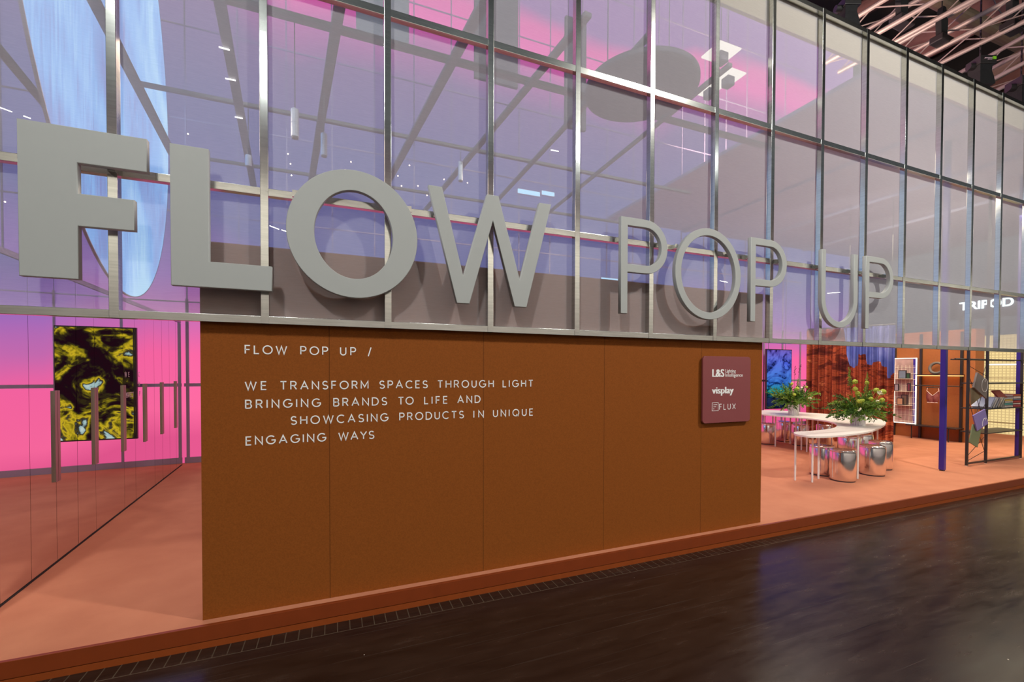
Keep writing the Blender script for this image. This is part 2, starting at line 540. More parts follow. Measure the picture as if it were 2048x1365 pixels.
def m_canyon():
    m, N, L = mat('canyon_print_curtain')
    b = N['Principled BSDF']
    uv = N.new('ShaderNodeUVMap')
    sx = N.new('ShaderNodeSeparateXYZ')
    L.new(uv.outputs[0], sx.inputs[0])
    u, v = sx.outputs['X'], sx.outputs['Y']
    nz = N.new('ShaderNodeTexNoise')
    nz.inputs['Scale'].default_value = 16
    nz.inputs['Detail'].default_value = 6
    L.new(uv.outputs[0], nz.inputs['Vector'])
    nn = mth(N, L, 'MULTIPLY', mth(N, L, 'SUBTRACT', nz.outputs['Fac'], 0.5), 0.07)
    g = lambda x: (x, x, x)
    rd = ramp(N, [(0.0, g(1)), (0.44, g(1)), (0.475, g(.80)), (0.52, g(.665)), (0.60, g(.66)), (0.615, g(.765)), (0.695, g(.775)), (0.715, g(.68)),
                  (0.77, g(.67)), (0.78, g(.71)), (0.86, g(.70)), (0.87, g(.66)), (0.925, g(.66)), (0.935, g(.56)), (1.0, g(.62))])
    L.new(mth(N, L, 'ADD', u, mth(N, L, 'MULTIPLY', nn, 0.3)), rd.inputs[0])
    rv = N.new('ShaderNodeSeparateColor')
    L.new(rd.outputs[0], rv.inputs[0])
    sky = mth(N, L, 'GREATER_THAN', v, mth(N, L, 'ADD', rv.outputs[0], nn))
    # rock
    mp = N.new('ShaderNodeMapping')
    mp.inputs['Scale'].default_value = (2.4, 7.5, 1)
    L.new(uv.outputs[0], mp.inputs[0])
    n2 = N.new('ShaderNodeTexNoise')
    n2.inputs['Scale'].default_value = 1.5
    n2.inputs['Detail'].default_value = 9
    n2.inputs['Roughness'].default_value = 0.72
    n2.inputs['Distortion'].default_value = 0.8
    L.new(mp.outputs[0], n2.inputs['Vector'])
    f = mth(N, L, 'ADD', n2.outputs['Fac'], mth(N, L, 'MULTIPLY', mth(N, L, 'SUBTRACT', 0.5, v), 0.16))
    rk = ramp(N, [(0.30, (0.045, 0.006, 0.008)), (0.44, (0.16, 0.026, 0.016)), (0.50, (0.42, 0.08, 0.032)), (0.56, (0.22, 0.035, 0.02)), (0.63, (0.75, 0.22, 0.09)), (0.8, (0.35, 0.06, 0.03))])
    L.new(f, rk.inputs[0])
    n3 = N.new('ShaderNodeTexNoise')
    n3.inputs['Scale'].default_value = 4
    n3.inputs['Detail'].default_value = 5
    L.new(uv.outputs[0], n3.inputs['Vector'])
    sk = ramp(N, [(0.45, (0.10, 0.13, 0.42)), (0.65, (0.25, 0.28, 0.60)), (0.75, (0.6, 0.6, 0.8))])
    L.new(n3.outputs['Fac'], sk.inputs[0])
    x = N.new('ShaderNodeMix')
    x.data_type = 'RGBA'
    L.new(sky, x.inputs[0])
    L.new(rk.outputs[0], x.inputs[6])
    L.new(sk.outputs[0], x.inputs[7])
    L.new(x.outputs[2], b.inputs['Base Color'])
    b.inputs['Roughness'].default_value = 0.85
    b.inputs['Specular IOR Level'].default_value = 0.2
    return m


M['canyon'] = m_canyon()


def m_gridwall():
    m, N, L = mat('cream_backlit_grid')
    N.remove(N['Principled BSDF'])
    tc = N.new('ShaderNodeTexCoord')
    sx = N.new('ShaderNodeSeparateXYZ')
    L.new(tc.outputs['Object'], sx.inputs[0])
    fy = mth(N, L, 'FRACT', mth(N, L, 'MULTIPLY', sx.outputs['Y'], 14.0))
    fz = mth(N, L, 'FRACT', mth(N, L, 'MULTIPLY', sx.outputs['Z'], 14.0))
    ln = mth(N, L, 'MAXIMUM', mth(N, L, 'LESS_THAN', fy, 0.28), mth(N, L, 'LESS_THAN', fz, 0.28))
    x = N.new('ShaderNodeMix')
    x.data_type = 'RGBA'
    L.new(ln, x.inputs[0])
    x.inputs[6].default_value = (1.0, 0.76, 0.34, 1)
    x.inputs[7].default_value = (0.72, 0.52, 0.24, 1)
    e = N.new('ShaderNodeEmission')
    L.new(x.outputs[2], e.inputs[0])
    e.inputs[1].default_value = 0.95
    L.new(e.outputs[0], N['Material Output'].inputs[0])
    return m


M['gridwall'] = m_gridwall()


# ------------------------------------------------------------------ helpers
def link(o):
    COL.objects.link(o)
    return o


def tag(o, label=None, cat=None, group=None, kind=None):
    if label:
        o['label'] = label
    if cat:
        o['category'] = cat
    if group:
        o['group'] = group
    if kind:
        o['kind'] = kind
    return o


def thing(name, label, cat, loc=(0, 0, 0), rz=0.0, group=None):
    o = bpy.data.objects.new(name, None)
    o.empty_display_size = 0.1
    link(o)
    o.location = loc
    o.rotation_euler = (0, 0, rz)
    return tag(o, label, cat, group)


def obj(name, bm, material, parent=None, smooth=False, loc=None, bevel=0.0):
    if bevel:
        bmesh.ops.bevel(bm, geom=[e for e in bm.edges if len(e.link_faces) == 2 and e.calc_face_angle(0) > 0.6], offset=bevel, segments=2, affect='EDGES', profile=0.6)
    bmesh.ops.recalc_face_normals(bm, faces=bm.faces)
    me = bpy.data.meshes.new(name)
    bm.to_mesh(me)
    bm.free()
    mats = material if isinstance(material, (list, tuple)) else [material]
    for mm in mats:
        me.materials.append(mm)
    if smooth:
        for p in me.polygons:
            p.use_smooth = True
    o = bpy.data.objects.new(name, me)
    link(o)
    if parent:
        o.parent = parent
    if loc:
        o.location = loc
    return o


def box(bm, x0, x1, y0, y1, z0, z1, mtx=None):
    r = bmesh.ops.create_cube(bm, size=1.0)
    vs = r['verts']
    for v in vs:
        v.co = Vector(((x0 + x1) / 2 + v.co.x * (x1 - x0), (y0 + y1) / 2 + v.co.y * (y1 - y0), (z0 + z1) / 2 + v.co.z * (z1 - z0)))
        if mtx:
            v.co = mtx @ v.co
    return vs


def bxo(name, ext, material, parent=None, bevel=0.0):
    bm = bmesh.new()
    box(bm, *ext)
    return obj(name, bm, material, parent, bevel=bevel)


def tube(bm, a, b, r, seg=8, r2=None):
    a, b = Vector(a), Vector(b)
    d = b - a
    if d.length < 1e-6:
        return
    mt = Matrix.Translation((a + b) / 2) @ d.to_track_quat('Z', 'Y').to_matrix().to_4x4()
    bmesh.ops.create_cone(bm, cap_ends=True, segments=seg, radius1=r, radius2=r if r2 is None else r2, depth=d.length, matrix=mt)


def lathe(bm, prof, seg=32):
    rings = []
    for r, z in prof:
        if r < 1e-5:
            rings.append([bm.verts.new((0, 0, z))])
        else:
            rings.append([bm.verts.new((r * math.cos(2 * math.pi * k / seg), r * math.sin(2 * math.pi * k / seg), z)) for k in range(seg)])
    for a, b in zip(rings[:-1], rings[1:]):
        for k in range(seg):
            k2 = (k + 1) % seg
            if len(a) == 1 and len(b) == 1:
                continue
            if len(a) == 1:
                bm.faces.new((a[0], b[k], b[k2]))
            elif len(b) == 1:
                bm.faces.new((a[k], a[k2], b[0]))
            else:
                bm.faces.new((a[k], a[k2], b[k2], b[k]))


def copy_tree(src, loc=None, rz=None, label=None, group=None, scale=None):
    r = src.copy()
    link(r)
    if loc is not None:
        r.location = loc
    if rz is not None:
        r.rotation_euler = (0, 0, rz)
    if scale is not None:
        r.scale = scale
    if label:
        r['label'] = label
    if group:
        r['group'] = group
    for ch in list(src.children):
        c = ch.copy()
        link(c)
        c.parent = r
        for gch in list(ch.children):
            d = gch.copy()
            link(d)
            d.parent = c
    return r


def flat_solid(name, outlines, thick, material, parent=None, bevel=0.0, facing='front'):
    """outlines (x,z) with holes -> a slab of real thickness; front face at local y=0, facing -y."""
    cu = bpy.data.curves.new(name, 'CURVE')
    cu.dimensions = '2D'
    cu.fill_mode = 'BOTH'
    cu.extrude = thick / 2 - bevel
    cu.bevel_depth = bevel
    cu.bevel_resolution = 1
    for pts in outlines:
        sp = cu.splines.new('POLY')
        sp.points.add(len(pts) - 1)
        for k, (x, z) in enumerate(pts):
            sp.points[k].co = (x, z, 0, 1)
        sp.use_cyclic_u = True
    t = bpy.data.objects.new(name + '_tmp', cu)
    link(t)
    bpy.context.view_layer.update()
    me = bpy.data.meshes.new_from_object(t.evaluated_get(bpy.context.evaluated_depsgraph_get()))
    bpy.data.objects.remove(t)
    bpy.data.curves.remove(cu)
    me.transform(Matrix.Translation((0, thick / 2, 0)) @ Matrix.Rotation(math.pi / 2, 4, 'X'))
    me.name = name
    me.materials.clear()
    me.materials.append(material)
    o = bpy.data.objects.new(name, me)
    link(o)
    if parent:
        o.parent = parent
    return o


def text_mesh(name, body, size, material, parent=None, bold=0.0, thick=0.004, width=None, align='LEFT', spacing=1.0):
    cu = bpy.data.curves.new(name, 'FONT')
    cu.body = body
    cu.size = size
    cu.extrude = thick / 2
    cu.offset = bold
    cu.space_character = spacing
    cu.align_x = align
    t = bpy.data.objects.new(name + '_tmp', cu)
    link(t)
    bpy.context.view_layer.update()
    me = bpy.data.meshes.new_from_object(t.evaluated_get(bpy.context.evaluated_depsgraph_get()))
    bpy.data.objects.remove(t)
    bpy.data.curves.remove(cu)
    if width:
        xs = [v.co.x for v in me.vertices]
        sc = width / (max(xs) - min(xs))
        x0 = min(xs)
        for v in me.vertices:
            v.co.x = (v.co.x - x0) * sc
    me.transform(Matrix.Rotation(math.pi / 2, 4, 'X'))
    me.name = name
    me.materials.clear()
    me.materials.append(material)
    o = bpy.data.objects.new(name, me)
    link(o)
    if parent:
        o.parent = parent
    return o


def ell(cx, cz, rx, rz, a0=0, a1=360, n=64):
    full = abs(a1 - a0) >= 360
    k = n if full else n + 1
    return [(cx + rx * math.cos(math.radians(a0 + (a1 - a0) * i / n)), cz + rz * math.sin(math.radians(a0 + (a1 - a0) * i / n))) for i in range(k)]


# ------------------------------------------------------------------ measures of the stand
DECK = 0.141
FY = 3.27                      # front plane of the aluminium grid
SP, X0 = 0.78156, -1.21254     # post spacing and first post
SCRIM_Y = FY + 0.056
BACK_Y = 9.2
WL, WR, WTOP = -0.803, 4.215, 2.58
MA, MB_ = Vector((-2.124, 4.032)), Vector((-2.448, 9.043))
MD = (MB_ - MA).normalized()   # along the mirror doors
MN = Vector((MD.y, -MD.x))     # out of the mirror, into the stand

# ------------------------------------------------------------------ setting
tag(bxo('floor', (-14, 52, -12, 30, -0.1, 0.0), M['hall_floor']), 'dark worn block floor of the exhibition hall', None, None, 'structure')
deck = bxo('floor_deck', (-6.0, 17.4, 3.275, 9.5, 0.0, DECK), M['carpet'])
tag(deck, 'salmon carpet on the raised deck of the stand', None, None, 'structure')

bm = bmesh.new()
box(bm, -6.0, 17.4, 3.250, 3.275, 0.046, DECK + 0.003)
fasc = obj('trim_1', bm, M['terracotta'], bevel=0.003)
tag(fasc, 'terracotta edge board along the front of the deck', None, None, 'structure')
bm = bmesh.new()
box(bm, -6.0, 17.4, 3.254, 3.275, 0.0, 0.042)
tag(obj('trim_2', bm, M['terracotta_low']), 'lighter kick strip below the edge board', None, None, 'structure')

# brown front wall
bm = bmesh.new()
box(bm, WL, WR, 3.335, 3.455, DECK, WTOP)
tag(obj('wall_front', bm, M['mdf']), 'brown fibreboard front wall carrying white lettering', None, None, 'structure')

# backlit rear wall with its profile grid
bm = bmesh.new()
box(bm, -6.0, 15.6, BACK_Y, BACK_Y + 0.12, DECK, 13.0)
bw = obj('wall_back', bm, M['backlit'])
tag(bw, 'backlit pink and violet fabric wall at the rear of the stand', None, None, 'structure')
bm = bmesh.new()
x = -2.40
while x < 14.2:
    box(bm, x - 0.022, x + 0.022, BACK_Y - 0.03, BACK_Y, DECK, 3.0)
    x += SP
for z, h in ((DECK + 0.05, 0.05), (1.505, 0.028)):
    box(bm, -2.45, 14.3, BACK_Y - 0.026, BACK_Y, z - h, z + h)
tag(obj('trim_3', bm, M['purple_frame']), 'lilac grey profiles on the lower backlit wall', None, None, 'structure')
bm = bmesh.new()
x = -2.40 - 4 * SP
while x < 13.2:
    box(bm, x - 0.010, x + 0.010, BACK_Y - 0.02, BACK_Y, 3.0, 13.0)
    x += SP
for z in (2.95, 4.5, 6.1, 7.7, 9.3, 10.9):
    box(bm, -6.0, 13.25, BACK_Y - 0.018, BACK_Y, z - .011, z + .011)
tag(obj('trim_5', bm, M['seam_profile']), 'thin pale profiles on the upper backlit wall', None, None, 'structure')

# unseen bright wall added behind the viewer for the posts to reflect
tag(bxo('wall_reflector', (-14, 50, -8.2, -8.0, 0.0, 9.0), M['reflector_board']), 'unseen pale wall added across the aisle as a reflector', None, None, 'structure')

# flat canopy over the right half
bm = bmesh.new()
box(bm, 6.2, 17.2, 3.45, 9.15, 5.50, 5.56)
tag(obj('ceiling', bm, M['canopy']), 'pale stretched canopy over the right half of the stand', None, None, 'structure')
bm = bmesh.new()
for xx in (8.55, 10.9, 13.2):
    box(bm, xx - 0.05, xx + 0.05, 3.46, 9.1, 5.44, 5.499)
tag(obj('trim_4', bm, M['canopy']), 'ribs under the pale canopy', None, None, 'structure')

# orange display wall on the right and the lit grid wall behind it
bm = bmesh.new()
box(bm, 13.42, 13.80, 5.28, 9.1, DECK, 2.75)
tag(obj('wall_right', bm, M['orange_wall']), 'orange display wall facing the table area', None, None, 'structure')
bm = bmesh.new()
box(bm, 16.25, 16.35, 2.9, 8.0, DECK, 2.75)
tag(obj('wall_end', bm, M['gridwall']), 'cream backlit grid wall at the far right', None, None, 'structure')

# ------------------------------------------------------------------ facade grid
fac = thing('facade_frame', 'tall silver grid frame with white mesh spanning the stand front above the openings', 'frame', (0, 0, 0))
ZT = 5.79
N0, N1 = -4, 21
for n in range(N0, N1):
    x = X0 + n * SP
    bm = bmesh.new()
    box(bm, x - 0.0235, x + 0.0235, FY, FY + 0.055, 2.061, ZT)
    obj('post', bm, M['alu'], fac, bevel=0.002)
XA, XB = X0 + (N0 - .5) * SP, X0 + (N1 - .5) * SP
for z0, z1 in ((2.061, 2.110), (2.899, 2.947), (4.293, 4.347), (ZT - 0.05, ZT)):
    bm = bmesh.new()
    box(bm, XA, XB, FY + 0.004, FY + 0.050, z0, z1)
    obj('rail', bm, M['alu_rail'], fac, bevel=0.002)
bm = bmesh.new()
vs = [bm.verts.new(c) for c in ((XA, SCRIM_Y, 2.075), (XB, SCRIM_Y, 2.075), (XB, SCRIM_Y, ZT - 0.01), (XA, SCRIM_Y, ZT - 0.01))]
bm.faces.new(vs)
sc = obj('mesh_scrim', bm, M['scrim'], fac)
sc['label'] = 'sheer white mesh stretched behind the posts'
bm = bmesh.new()
box(bm, XA, XB, SCRIM_Y + 0.012, SCRIM_Y + 0.05, 5.45, ZT - 0.005)
va = obj('valance', bm, M['valance'], fac)
va['label'] = 'cream valance board behind the top rail'

# ------------------------------------------------------------------ big sign letters
LY = 3.185


def P_shape(x0, x1, z0, z1, zb, s):
    r = (z1 - zb) / 2
    cz = (z1 + zb) / 2
    cx = x1 - r
    outer = [(x0, z0), (x0 + s, z0), (x0 + s, zb)] + ell(cx, cz, r, r, -90, 90, 28) + [(x0, z1)]
    inner = [(x0 + s, zb + s)] + ell(cx, cz, r - s, r - s, -90, 90, 28) + [(x0 + s, z1 - s)]
    return [outer, inner[::-1]]


def U_shape(x0, x1, z0, z1, s):
    r = (x1 - x0) / 2
    cx = (x0 + x1) / 2
    cz = z0 + r
    out = [(x0, z1)] + ell(cx, cz, r, r, 180, 360, 36) + [(x1, z1), (x1 - s, z1)] + ell(cx, cz, r - s, r - s, 360, 180, 36) + [(x0 + s, z1)]
    return [out]


TOP, BOT = 3.100, 2.265
letters = [
    ('F', [[(-1.580, BOT), (-1.337, BOT), (-1.337, 2.563), (-1.084, 2.566), (-1.084, 2.737), (-1.337, 2.737), (-1.337, 2.914), (-1.023, 2.914), (-1.023, TOP), (-1.580, TOP)]],
     'thickest white block letter F at the left end of the sign'),
    ('L', [[(-0.908, BOT), (-0.382, BOT), (-0.382, 2.417), (-0.720, 2.417), (-0.720, TOP), (-0.908, TOP)]],
     'heavy white letter L between the F and the wide O'),
    ('O', [ell(0.124, 2.6865, 0.419, 0.4315), ell(0.122, 2.682, 0.256, 0.303)[::-1]],
     'heavy round white letter O between the L and the W'),
    ('W', [[(0.629, TOP), (0.723, TOP), (0.887, 2.455), (1.075, TOP), (1.163, TOP), (1.347, 2.459), (1.517, TOP), (1.615, TOP), (1.402, BOT), (1.304, BOT), (1.121, 2.920), (0.933, BOT), (0.839, BOT)]],
     'medium white zigzag letter W after the heavy O'),
    ('P', P_shape(2.301, 2.802, BOT, TOP, 2.630, 0.064), 'first thin white letter P, just right of the W'),
    ('O', [ell(3.305, 2.686, 0.408, 0.430), ell(3.305, 2.686, 0.343, 0.368)[::-1]],
     'thin oval white letter O between two thin letters P'),
    ('P', P_shape(3.855, 4.367, BOT, TOP, 2.628, 0.062), 'second thin white letter P, between the thin O and the U'),
    ('U', U_shape(4.923, 5.535, 2.255, TOP - 0.006, 0.060), 'thin white letter U near the right end of the sign'),
    ('P', P_shape(5.690, 6.214, BOT, TOP, 2.630, 0.060), 'last thin white letter P at the right end of the sign'),
]
for ch, outl, lab in letters:
    o = flat_solid('sign_letter', outl, 0.042, M['white_paint'], bevel=0.003)
    o.location.y = LY
    tag(o, lab, 'letter', 'block letters of the sign on the grid frame')
    xs = [p[0] for p in outl[0]]
    xa, xb = min(xs), max(xs)
    sp_x = {'F': [-1.46, -1.20], 'L': [-.82], 'O': [xa + 0.05, xb - 0.05], 'W': [.70, 1.07, 1.17, 1.55], 'P': [xa + 0.03, xb - 0.03], 'U': [xa + 0.03, xb - 0.03]}[ch]
    for q in sp_x:
        bm = bmesh.new()
        box(bm, q - 0.018, q + 0.018, 0.041, FY + 0.0035 - LY, 2.902, 2.944)
        obj('spacer', bm, M['alu_rail'], o)

# ------------------------------------------------------------------ stroke lettering
def arc(cx, cy, rx, ry, a0, a1, n=14):
    return [(cx + rx * math.cos(math.radians(a0 + (a1 - a0) * i / n)), cy + ry * math.sin(math.radians(a0 + (a1 - a0) * i / n))) for i in range(n + 1)]


G = {
    'A': (.86, [[(0, 0), (.43, 1), (.86, 0)], [(.15, .33), (.71, .33)]]),
    'B': (.62, [[(0, 0), (0, 1), (.34, 1)] + arc(.34, .76, .24, .24, 90, -90) + [(0, .52)], [(.34, .52)] + arc(.35, .26, .27, .26, 90, -90) + [(0, 0)]]),
    'C': (.86, [arc(.5, .5, .5, .5, 48, 312, 26)]),
    'D': (.78, [[(0, 0), (0, 1), (.30, 1)] + arc(.30, .5, .48, .5, 90, -90, 22) + [(0, 0)]]),
    'E': (.54, [[(.54, 1), (0, 1), (0, 0), (.54, 0)], [(0, .52), (.48, .52)]]),
    'F': (.52, [[(.52, 1), (0, 1), (0, 0)], [(0, .50), (.46, .50)]]),
    'G': (.96, [arc(.5, .5, .5, .5, 46, 340, 28) + [(.96, .47), (.55, .47)]]),
    'H': (.72, [[(0, 0), (0, 1)], [(.72, 0), (.72, 1)], [(0, .52), (.72, .52)]]),
    'I': (.02, [[(0, 0), (0, 1)]]),
    'L': (.50, [[(0, 1), (0, 0), (.50, 0)]]),
    'M': (.88, [[(0, 0), (0, 1), (.44, .22), (.88, 1), (.88, 0)]]),
    'N': (.74, [[(0, 0), (0, 1), (.74, 0), (.74, 1)]]),
    'O': (1.0, [arc(.5, .5, .5, .5, 0, 360, 36)]),
    'P': (.60, [[(0, 0), (0, 1), (.34, 1)] + arc(.34, .73, .26, .27, 90, -90) + [(0, .46)]]),
    'Q': (1.0, [arc(.5, .5, .5, .5, 0, 360, 36), [(.58, .28), (.94, -.04)]]),
    'R': (.64, [[(0, 0), (0, 1), (.34, 1)] + arc(.34, .74, .26, .26, 90, -90) + [(0, .48)], [(.32, .48), (.64, 0)]]),
    'S': (.60, [arc(.30, .74, .28, .26, 28, 270, 18) + arc(.30, .24, .30, .24, 90, -152, 18)]),
    'T': (.68, [[(0, 1), (.68, 1)], [(.34, 1), (.34, 0)]]),
    'U': (.66, [[(0, 1), (0, .33)] + arc(.33, .33, .33, .33, 180, 360, 18) + [(.66, 1)]]),
    'V': (.80, [[(0, 1), (.40, 0), (.80, 1)]]),
    'W': (1.18, [[(0, 1), (.30, 0), (.59, .98), (.88, 0), (1.18, 1)]]),
    'X': (.74, [[(0, 0), (.74, 1)], [(0, 1), (.74, 0)]]),
    'Y': (.76, [[(0, 1), (.38, .45), (.76, 1)], [(.38, .45), (.38, 0)]]),
    '/': (.36, [[(0, -.12), (.36, 1.08)]]),
}


def ribbon(bm, pts, t, y0, y1):
    """stroke of width t along pts in the xz plane as a solid from y0 to y1"""
    closed = (Vector(pts[0]) - Vector(pts[-1])).length < 1e-6 and len(pts) > 3
    P = [Vector(p) for p in (pts[:-1] if closed else pts)]
    n = len(P)
    Ls, Rs = [], []
    for i in range(n):
        a = P[(i - 1) % n] if (closed or i > 0) else None
        c = P[(i + 1) % n] if (closed or i < n - 1) else None
        d1 = (P[i] - a).normalized() if a is not None and (P[i] - a).length > 1e-9 else None
        d2 = (c - P[i]).normalized() if c is not None and (c - P[i]).length > 1e-9 else None
        d1 = d1 or d2
        d2 = d2 or d1
        nn = Vector((-d1.y, d1.x)) + Vector((-d2.y, d2.x))
        if nn.length < 1e-6:
            nn = Vector((-d1.y, d1.x))
        nn.normalize()
        k = 1 / max(0.42, nn.dot(Vector((-d1.y, d1.x))))
        Ls.append(P[i] + nn * (t / 2 * k))
        Rs.append(P[i] - nn * (t / 2 * k))
    V = [[bm.verts.new((q.x, y, q.y)) for q in side] for y in (y0, y1) for side in (Ls, Rs)]
    rng = range(n) if closed else range(n - 1)
    for i in rng:
        j = (i + 1) % n
        bm.faces.new((V[0][i], V[0][j], V[1][j], V[1][i]))
        bm.faces.new((V[2][i], V[3][i], V[3][j], V[2][j]))
        bm.faces.new((V[0][i], V[2][i], V[2][j], V[0][j]))
        bm.faces.new((V[1][i], V[1][j], V[3][j], V[3][i]))
    if not closed:
        for i in (0, n - 1):
            bm.faces.new((V[0][i], V[1][i], V[3][i], V[2][i]))


def word(bm, s, x0, x1, z, h, t, y0, y1):
    """letters of s spread from x0 to x1 on baseline z at cap height h"""
    wsum = sum(G[c][0] for c in s) * (h - t)
    gap = (x1 - x0 - t - wsum) / max(1, len(s) - 1) if len(s) > 1 else 0
    sq = 1.0
    if gap < 0.15 * h and len(s) > 1:
        sq = (x1 - x0 - t - 0.15 * h * (len(s) - 1)) / wsum
        gap = 0.15 * h
    x = x0 + t / 2
    for c in s:
        wd, strokes = G[c]
        for st in strokes:
            ribbon(bm, [(x + p[0] * (h - t) * sq, z + t / 2 + p[1] * (h - t)) for p in st], t, y0, y1)
        x += wd * (h - t) * sq + gap


def px_x(c, yy):
    return at_y(440 + c / 3.0118, yy, 3.33).x


wall_lines = [
    ([('FLOW', 148, 405), ('POP', 483, 652), ('UP', 723, 820), ('/', 890, 915)], 1.862, 712, 'top line of white wall lettering reading FLOW POP UP /'),
    ([('WE', 148, 282), ('TRANSFORM', 360, 895), ('SPACES', 960, 1252), ('THROUGH', 1310, 1650), ('LIGHT', 1703, 1887)], 1.622, 775, 'white wall lettering line reading WE TRANSFORM SPACES THROUGH LIGHT'),
    ([('BRINGING', 150, 608), ('BRANDS', 682, 1007), ('TO', 1072, 1167), ('LIFE', 1230, 1372), ('AND', 1430, 1570)], 1.500, 810, 'white wall lettering line reading BRINGING BRANDS TO LIFE AND'),
    ([('SHOWCASING', 425, 1015), ('PRODUCTS', 1080, 1470), ('IN', 1527, 1590), ('UNIQUE', 1645, 1887)], 1.3815, 840, 'indented white wall lettering line reading SHOWCASING PRODUCTS IN UNIQUE'),
    ([('ENGAGING', 153, 640), ('WAYS', 712, 930)], 1.2565, 880, 'bottom line of white wall lettering reading ENGAGING WAYS'),
]
for words, z, yy, lab in wall_lines:
    t = thing('wall_lettering', lab, 'lettering', (px_x(words[0][1], yy), 3.335, z), 0, 'white lettering lines on the brown wall')
    for s, a, b_ in words:
        bm = bmesh.new()
        word(bm, s, px_x(a, yy) - t.location.x, px_x(b_, yy) - t.location.x, 0, 0.0605, 0.0075, -0.0030, 0.0)
        obj('word', bm, M['print_white'], t)

# ------------------------------------------------------------------ plaque
PX0, PX1, PZ0, PZ1, PY = 3.356, 3.998, 1.243, 1.907, 3.298
r = 0.035
outl = [ell(PX1 - r, PZ1 - r, r, r, 0, 90, 8) + ell(PX0 + r, PZ1 - r, r, r, 90, 180, 8) + ell(PX0 + r, PZ0 + r, r, r, 180, 270, 8) + ell(PX1 - r, PZ0 + r, r, r, 270, 360, 8)]
pl = thing('logo_plaque', 'rounded mauve plaque with three white logos at the right end of the brown wall', 'plaque', (0, PY, 0))
flat_solid('panel', outl, 0.020, M['plaque'], pl, bevel=0.002)
bm = bmesh.new()
box(bm, PX0 + 0.12, PX1 - 0.12, 0.020, 3.336 - PY, PZ0 + 0.12, PZ1 - 0.12)
obj('standoff', bm, M['dark_gap'], pl)


def ptext(nm, body, x, z, h, width, bold=0.0, lab=None):
    o = text_mesh(nm, body, h / 0.73, M['print_white'], pl, thick=0.002, width=width - 2 * bold)
    o.location = (x + bold, -0.0008, z)
    if bold:
        bm = bmesh.new()
        for q, e in ((0, 0), (-bold, .0003), (bold, .0006), (-bold / 2, .0009), (bold / 2, .0012)):
            k0 = len(bm.verts)
            bm.from_mesh(o.data)
            bm.verts.ensure_lookup_table()
            for v in bm.verts[k0:]:
                v.co.x += q
                v.co.y -= e * .4
        bm.to_mesh(o.data)
        bm.free()
    if lab:
        o['label'] = lab
    return o


ptext('logo_lettering', 'L&S', 3.472, 1.704, 0.080, 0.160, 0.0042, 'bold white L&S logo')
ptext('logo_lettering', 'Lighting', 3.649, 1.747, 0.036, 0.140, 0.0, 'thin white word Lighting')
ptext('logo_lettering', 'Intelligence', 3.649, 1.705, 0.036, 0.238, 0.0, 'thin white word Intelligence')
ptext('logo_lettering', 'visplay', 3.470, 1.536, 0.070, 0.294, 0.0042, 'bold white lower case logo visplay')
bm = bmesh.new()
a, b_, c, d, t = 3.476, 3.557, 1.363, 1.445, 0.0042
ribbon(bm, [(a, c), (b_, c), (b_, d), (a, d), (a, c)], t, -0.0018, 0.0003)
ribbon(bm, [(a + .016, d - .022), (b_ - .016, d - .020)], .006, -0.0018, 0.0003)
ribbon(bm, [(a + .016, d - .042), (b_ - .030, d - .041)], .006, -0.0018, 0.0003)
ribbon(bm, [(a + .016, d - .062), (a + .027, d - .062)], .008, -0.0018, 0.0003)
obj('logo_mark', bm, M['print_white'], pl)['label'] = 'small square mark with three bars'
bm = bmesh.new()
word(bm, 'FLUX', 3.570, 3.793, 1.371, 0.060, 0.0062, -0.0018, 0.0003)
obj('logo_lettering', bm, M['print_white'], pl)['label'] = 'thin white logo FLUX'

# ------------------------------------------------------------------ mirror folding doors on the left
PITCH_S = 0.3863
md = thing('folding_mirror_door', 'long row of folding mirror doors with upright bar handles on the left', 'door', (MA.x, MA.y, 0), math.atan2(MD.y, MD.x))
# local x runs along the doors, local -y faces into the stand
rr = random.Random(3)
leaf_at = {}
for k in range(-1, 13):
    xa, xb = 0.0 + PITCH_S * k, PITCH_S * (k + 1)
    bm = bmesh.new()
    box(bm, xa + 0.0022, xb - 0.0022, 0.0, 0.02, DECK + 0.018, 2.552)
    tw = math.radians(rr.uniform(-0.22, 0.22))
    cx = (xa + xb) / 2
    rot = Matrix.Translation((cx, 0, 0)) @ Matrix.Rotation(tw, 4, 'Z') @ Matrix.Translation((-cx, 0, 0))
    for v in bm.verts:
        v.co = rot @ v.co
    leaf_at[k] = obj('leaf', bm, M['mirror'], md)
bm = bmesh.new()
box(bm, -1 * PITCH_S, 13 * PITCH_S - 0.03, 0.024, 0.05, DECK, 2.60)
obj('frame', bm, M['dark_gap'], md)
bm = bmesh.new()
box(bm, -1 * PITCH_S, 13 * PITCH_S - 0.03, -0.004, 0.05, DECK, DECK + 0.012)
obj('floor_track', bm, M['dark_gap'], md)
bm = bmesh.new()
box(bm, -1 * PITCH_S, 13 * PITCH_S - 0.03, -0.002, 0.05, 2.558, 2.60)
obj('head_track', bm, M['purple_frame'], md)
for k in range(1, 7):
    x = 0.768 * k + 0.006
    bm = bmesh.new()
    box(bm, x - 0.042, x - 0.003, -0.014, 0.001, 0.823, 1.582)
    box(bm, x + 0.003, x + 0.042, -0.014, 0.001, 0.823, 1.582)
    box(bm, x - 0.004, x + 0.004, -0.004, 0.001, 0.823, 1.582)
    obj('handle', bm, M['alu_handle'], leaf_at[2 * k])
